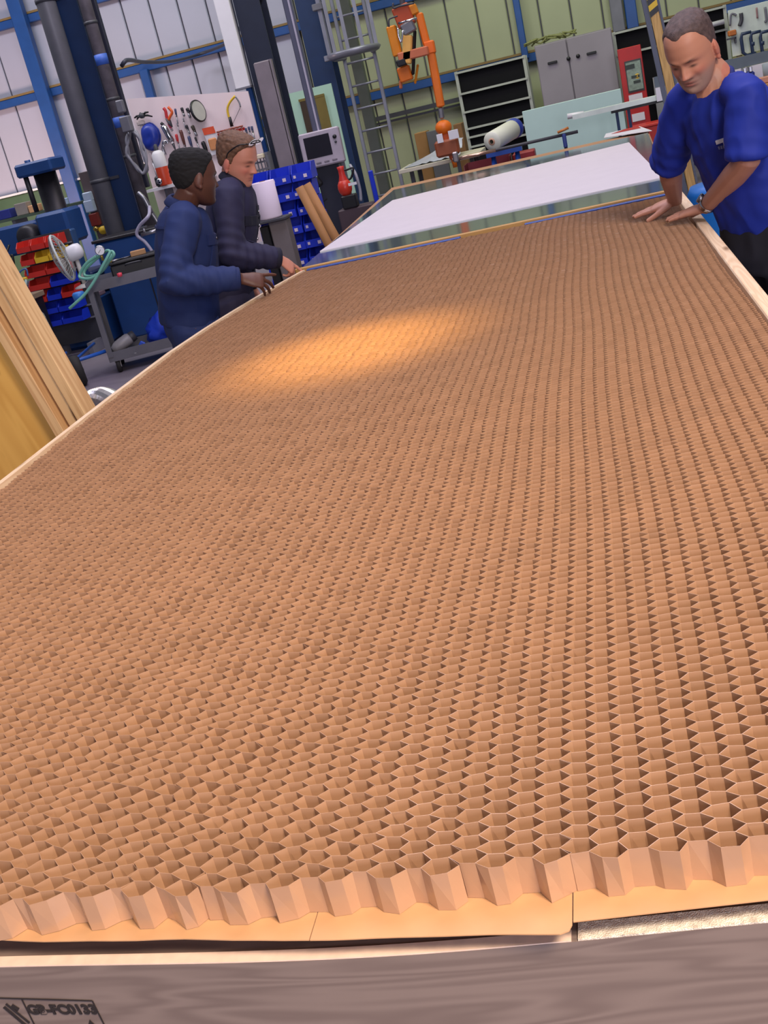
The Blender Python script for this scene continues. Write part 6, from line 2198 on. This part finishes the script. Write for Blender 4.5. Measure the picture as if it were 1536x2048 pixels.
m_ova = M('overall_navy_blue', (24, 42, 92), .8, var=.12, scale=4)
m_ovad = M('overall_navy_seam', (22, 38, 86), .8, var=.1)
m_ovb = M('overall_dark_navy', (38, 36, 66), .8, var=.12, scale=4)
m_ovbd = M('overall_dark_seam', (24, 24, 44), .8, var=.1)
Bj = dict(pelvis=(-1.890, 4.83, .95), neck=(-1.765, 4.78, 1.392), Rsh=(-1.722, 4.63, 1.345), Lsh=(-1.868, 4.95, 1.345),
          Rel=(-1.800, 4.50, 1.120), Lel=(-1.975, 5.08, 1.10), Rwr=(-1.535, 4.61, 1.058), Lwr=(-1.93, 5.10, .86),
          head=(-1.678, 4.780, 1.499), Hm=eye_frame((.76, .65, 0), pitch=.20, roll=.0), front=(.93, .37, 0),
          Rkn=(-1.93, 4.77, .50), Lkn=(-1.99, 4.95, .50), Ran=(-1.97, 4.76, .08), Lan=(-2.03, 4.97, .08), hw=1.02, nose=.9,
          Rhand=dict(f=(.80, .42, -.34), n=(.32, -.62, .72), curl=((.0, .12, .1), (.50, .30, .2), (.62, .35, .2), (.72, .35, .2)), thumb=(.35, .35), scale=1.0, spread=.16),
          Lhand=dict(f=(.1, 0, -1), n=(-.3, .95, 0), curl=((.3, .4, .3),) * 4, thumb=(.4, .4)))
skin_b = dict(mat='skin_brown', skin=(92, 58, 46), cheek=(100, 60, 48), lip=(96, 52, 50), brow=(24, 18, 18), lash_shade=(18, 12, 12), stubble=(50, 34, 30), stub_k=.5)
hair_b = dict(mat='hair_black', rgb=(17, 15, 16), thick=.010, rough=.003, freq=110, var=.2, seed=9, gloss=.85,
              line=[-.066, -.062, -.045, -.022, -.004, -.006, .020, .050, .070, .080, .10])
b1, jk1, s1, f1_, u1, sd1 = overalls(Bj, 'man with short black hair in navy blue overalls, his back to the camera', skin_b, hair_b, .0045, m_ova, m_ovad, 3.0)
pv, nk = V(Bj['pelvis']), V(Bj['neck'])
c0 = lerp(pv, nk, .62)
for s_ in (-1, 1):
    pk, _c = patch('chest_pocket', jk1, c0 + sd1 * (.085 * s_) - u1 * .04, f1_, .11, .12, m_ova, b1)
    fp_, pc = patch('pocket_flap', jk1, c0 + sd1 * (.085 * s_) + u1 * .035, f1_, .12, .045, m_ovad, b1, lift=.007)
    part('stud', MB().lathe(pc + f1_ * .010, f1_, [(.006, 0), (.006, .003), (0, .004)], 10), m_steel, b1)
patch('back_yoke_seam', jk1, lerp(pv, nk, .82), -f1_, .30, .010, m_ovad, b1, nx=14, ny=2)

Cj = dict(pelvis=(-1.880, 5.38, .95), neck=(-1.690, 5.37, 1.425), Rsh=(-1.690, 5.205, 1.378), Lsh=(-1.735, 5.54, 1.365),
          Rel=(-1.718, 5.12, 1.118), Lel=(-1.86, 5.66, 1.12), Rwr=(-1.533, 5.24, 1.045), Lwr=(-1.86, 5.70, .88),
          head=(-1.646, 5.360, 1.523), Hm=eye_frame((.955, -.30, 0), pitch=.42, roll=.0), front=(.98, .12, 0),
          Rkn=(-1.86, 5.28, .50), Lkn=(-1.86, 5.48, .50), Ran=(-1.90, 5.27, .08), Lan=(-1.90, 5.50, .08), hw=.98, nose=1.15,
          Rhand=dict(f=(.50, .42, -.76), n=(.62, -.35, .60), curl=((.0, .08, .05), (.75, .9, .6), (.95, 1.0, .6), (1.05, 1.0, .6)), thumb=(.30, .55), scale=.95, spread=.06),
          Lhand=dict(f=(.1, 0, -1), n=(0, 1, 0), curl=((.3, .4, .3),) * 4, thumb=(.4, .4)))
skin_c = dict(mat='skin_pink', skin=(202, 138, 116), cheek=(212, 112, 98), lip=(180, 96, 88), brow=(110, 76, 60), lash_shade=(64, 44, 40), stubble=(176, 128, 112), stub_k=.3)
hair_c = dict(mat='hair_brown', rgb=(108, 76, 56), thick=.015, rough=.004, freq=95, var=.35, seed=5,
              line=[-.062, -.058, -.038, -.014, .006, -.016, .022, .060, .078, .088, .11])
b2, jk2, s2_, f2_, u2, sd2 = overalls(Cj, 'brown-haired man in dark navy overalls pointing at the honeycomb, glasses pushed up', skin_c, hair_c, .0040, m_ovb, m_ovbd, 6.0, .96)
pv, nk = V(Cj['pelvis']), V(Cj['neck'])
c0 = lerp(pv, nk, .62)
for s_ in (-1, 1):
    pk, _c = patch('chest_pocket', jk2, c0 + sd2 * (.085 * s_) - u2 * .04, f2_, .11, .12, m_ovb, b2)
    fp_, pc = patch('pocket_flap', jk2, c0 + sd2 * (.085 * s_) + u2 * .035, f2_, .12, .045, m_ovbd, b2, lift=.007)
for k in range(5):
    p_, pc = patch('front_placket', jk2, lerp(pv, nk, .25 + .13 * k), f2_, .035, .055, m_ovbd, b2, nx=3, ny=3)
    part('stud', MB().lathe(pc + f2_ * .008, f2_, [(.008, 0), (.008, .003), (0, .004)], 10), m_chrome, b2)
# shoulder stud
hit, loc, nrm, _ = jk2.ray_cast(lerp(Cj['Rsh'], Cj['neck'], .1) + V((-.055, -.0, .3)) - ORG[jk2.name], V((0, 0, -1)))
sp_ = (loc + ORG[jk2.name]) if hit else V(Cj['Rsh']) + V((0, 0, .09))
part('shoulder_stud', MB().lathe(sp_, nrm if hit else V((0, 0, 1)), [(.012, -.002), (.013, .004), (.008, .008), (0, .008)], 14), M('stud_brass', (220, 196, 130), .2, 1.0), b2)
# glasses pushed up into the hair: lenses above the forehead and an arm down to the ear
Hm, Hc = Cj['Hm'], V(Cj['head'])
hp_ = lambda x, y, z: Hc + Hm @ V((x, y, z))
gl = part('glasses', MB().tube(bez([hp_(.080, -.012, .020), hp_(.086, .000, .050), hp_(.078, .045, .092), hp_(.058, .080, .104)], 6), .0028, 6).tube(bez([hp_(-.080, -.012, .020), hp_(-.086, .000, .050), hp_(-.078, .045, .092), hp_(-.058, .080, .104)], 6), .0028, 6).tube(bez([hp_(-.058, .080, .104), hp_(-.03, .098, .108), hp_(.03, .098, .108), hp_(.058, .080, .104)], 6), .0028, 6), m_black, b2)
for s_ in (-1, 1):
    lens = [hp_(s_ * .032 + .026 * math.cos(2 * PI * k / 20), .094 + .012 * math.sin(2 * PI * k / 20), .110 + .020 * math.sin(2 * PI * k / 20)) for k in range(20)]
    ln_ = part('lens', MB().prism(lens, Hm @ V((0, -.0015, .001))), M('lens_smoke', (120, 130, 110), .08, trans=.5), b2)
    ln_.parent = gl
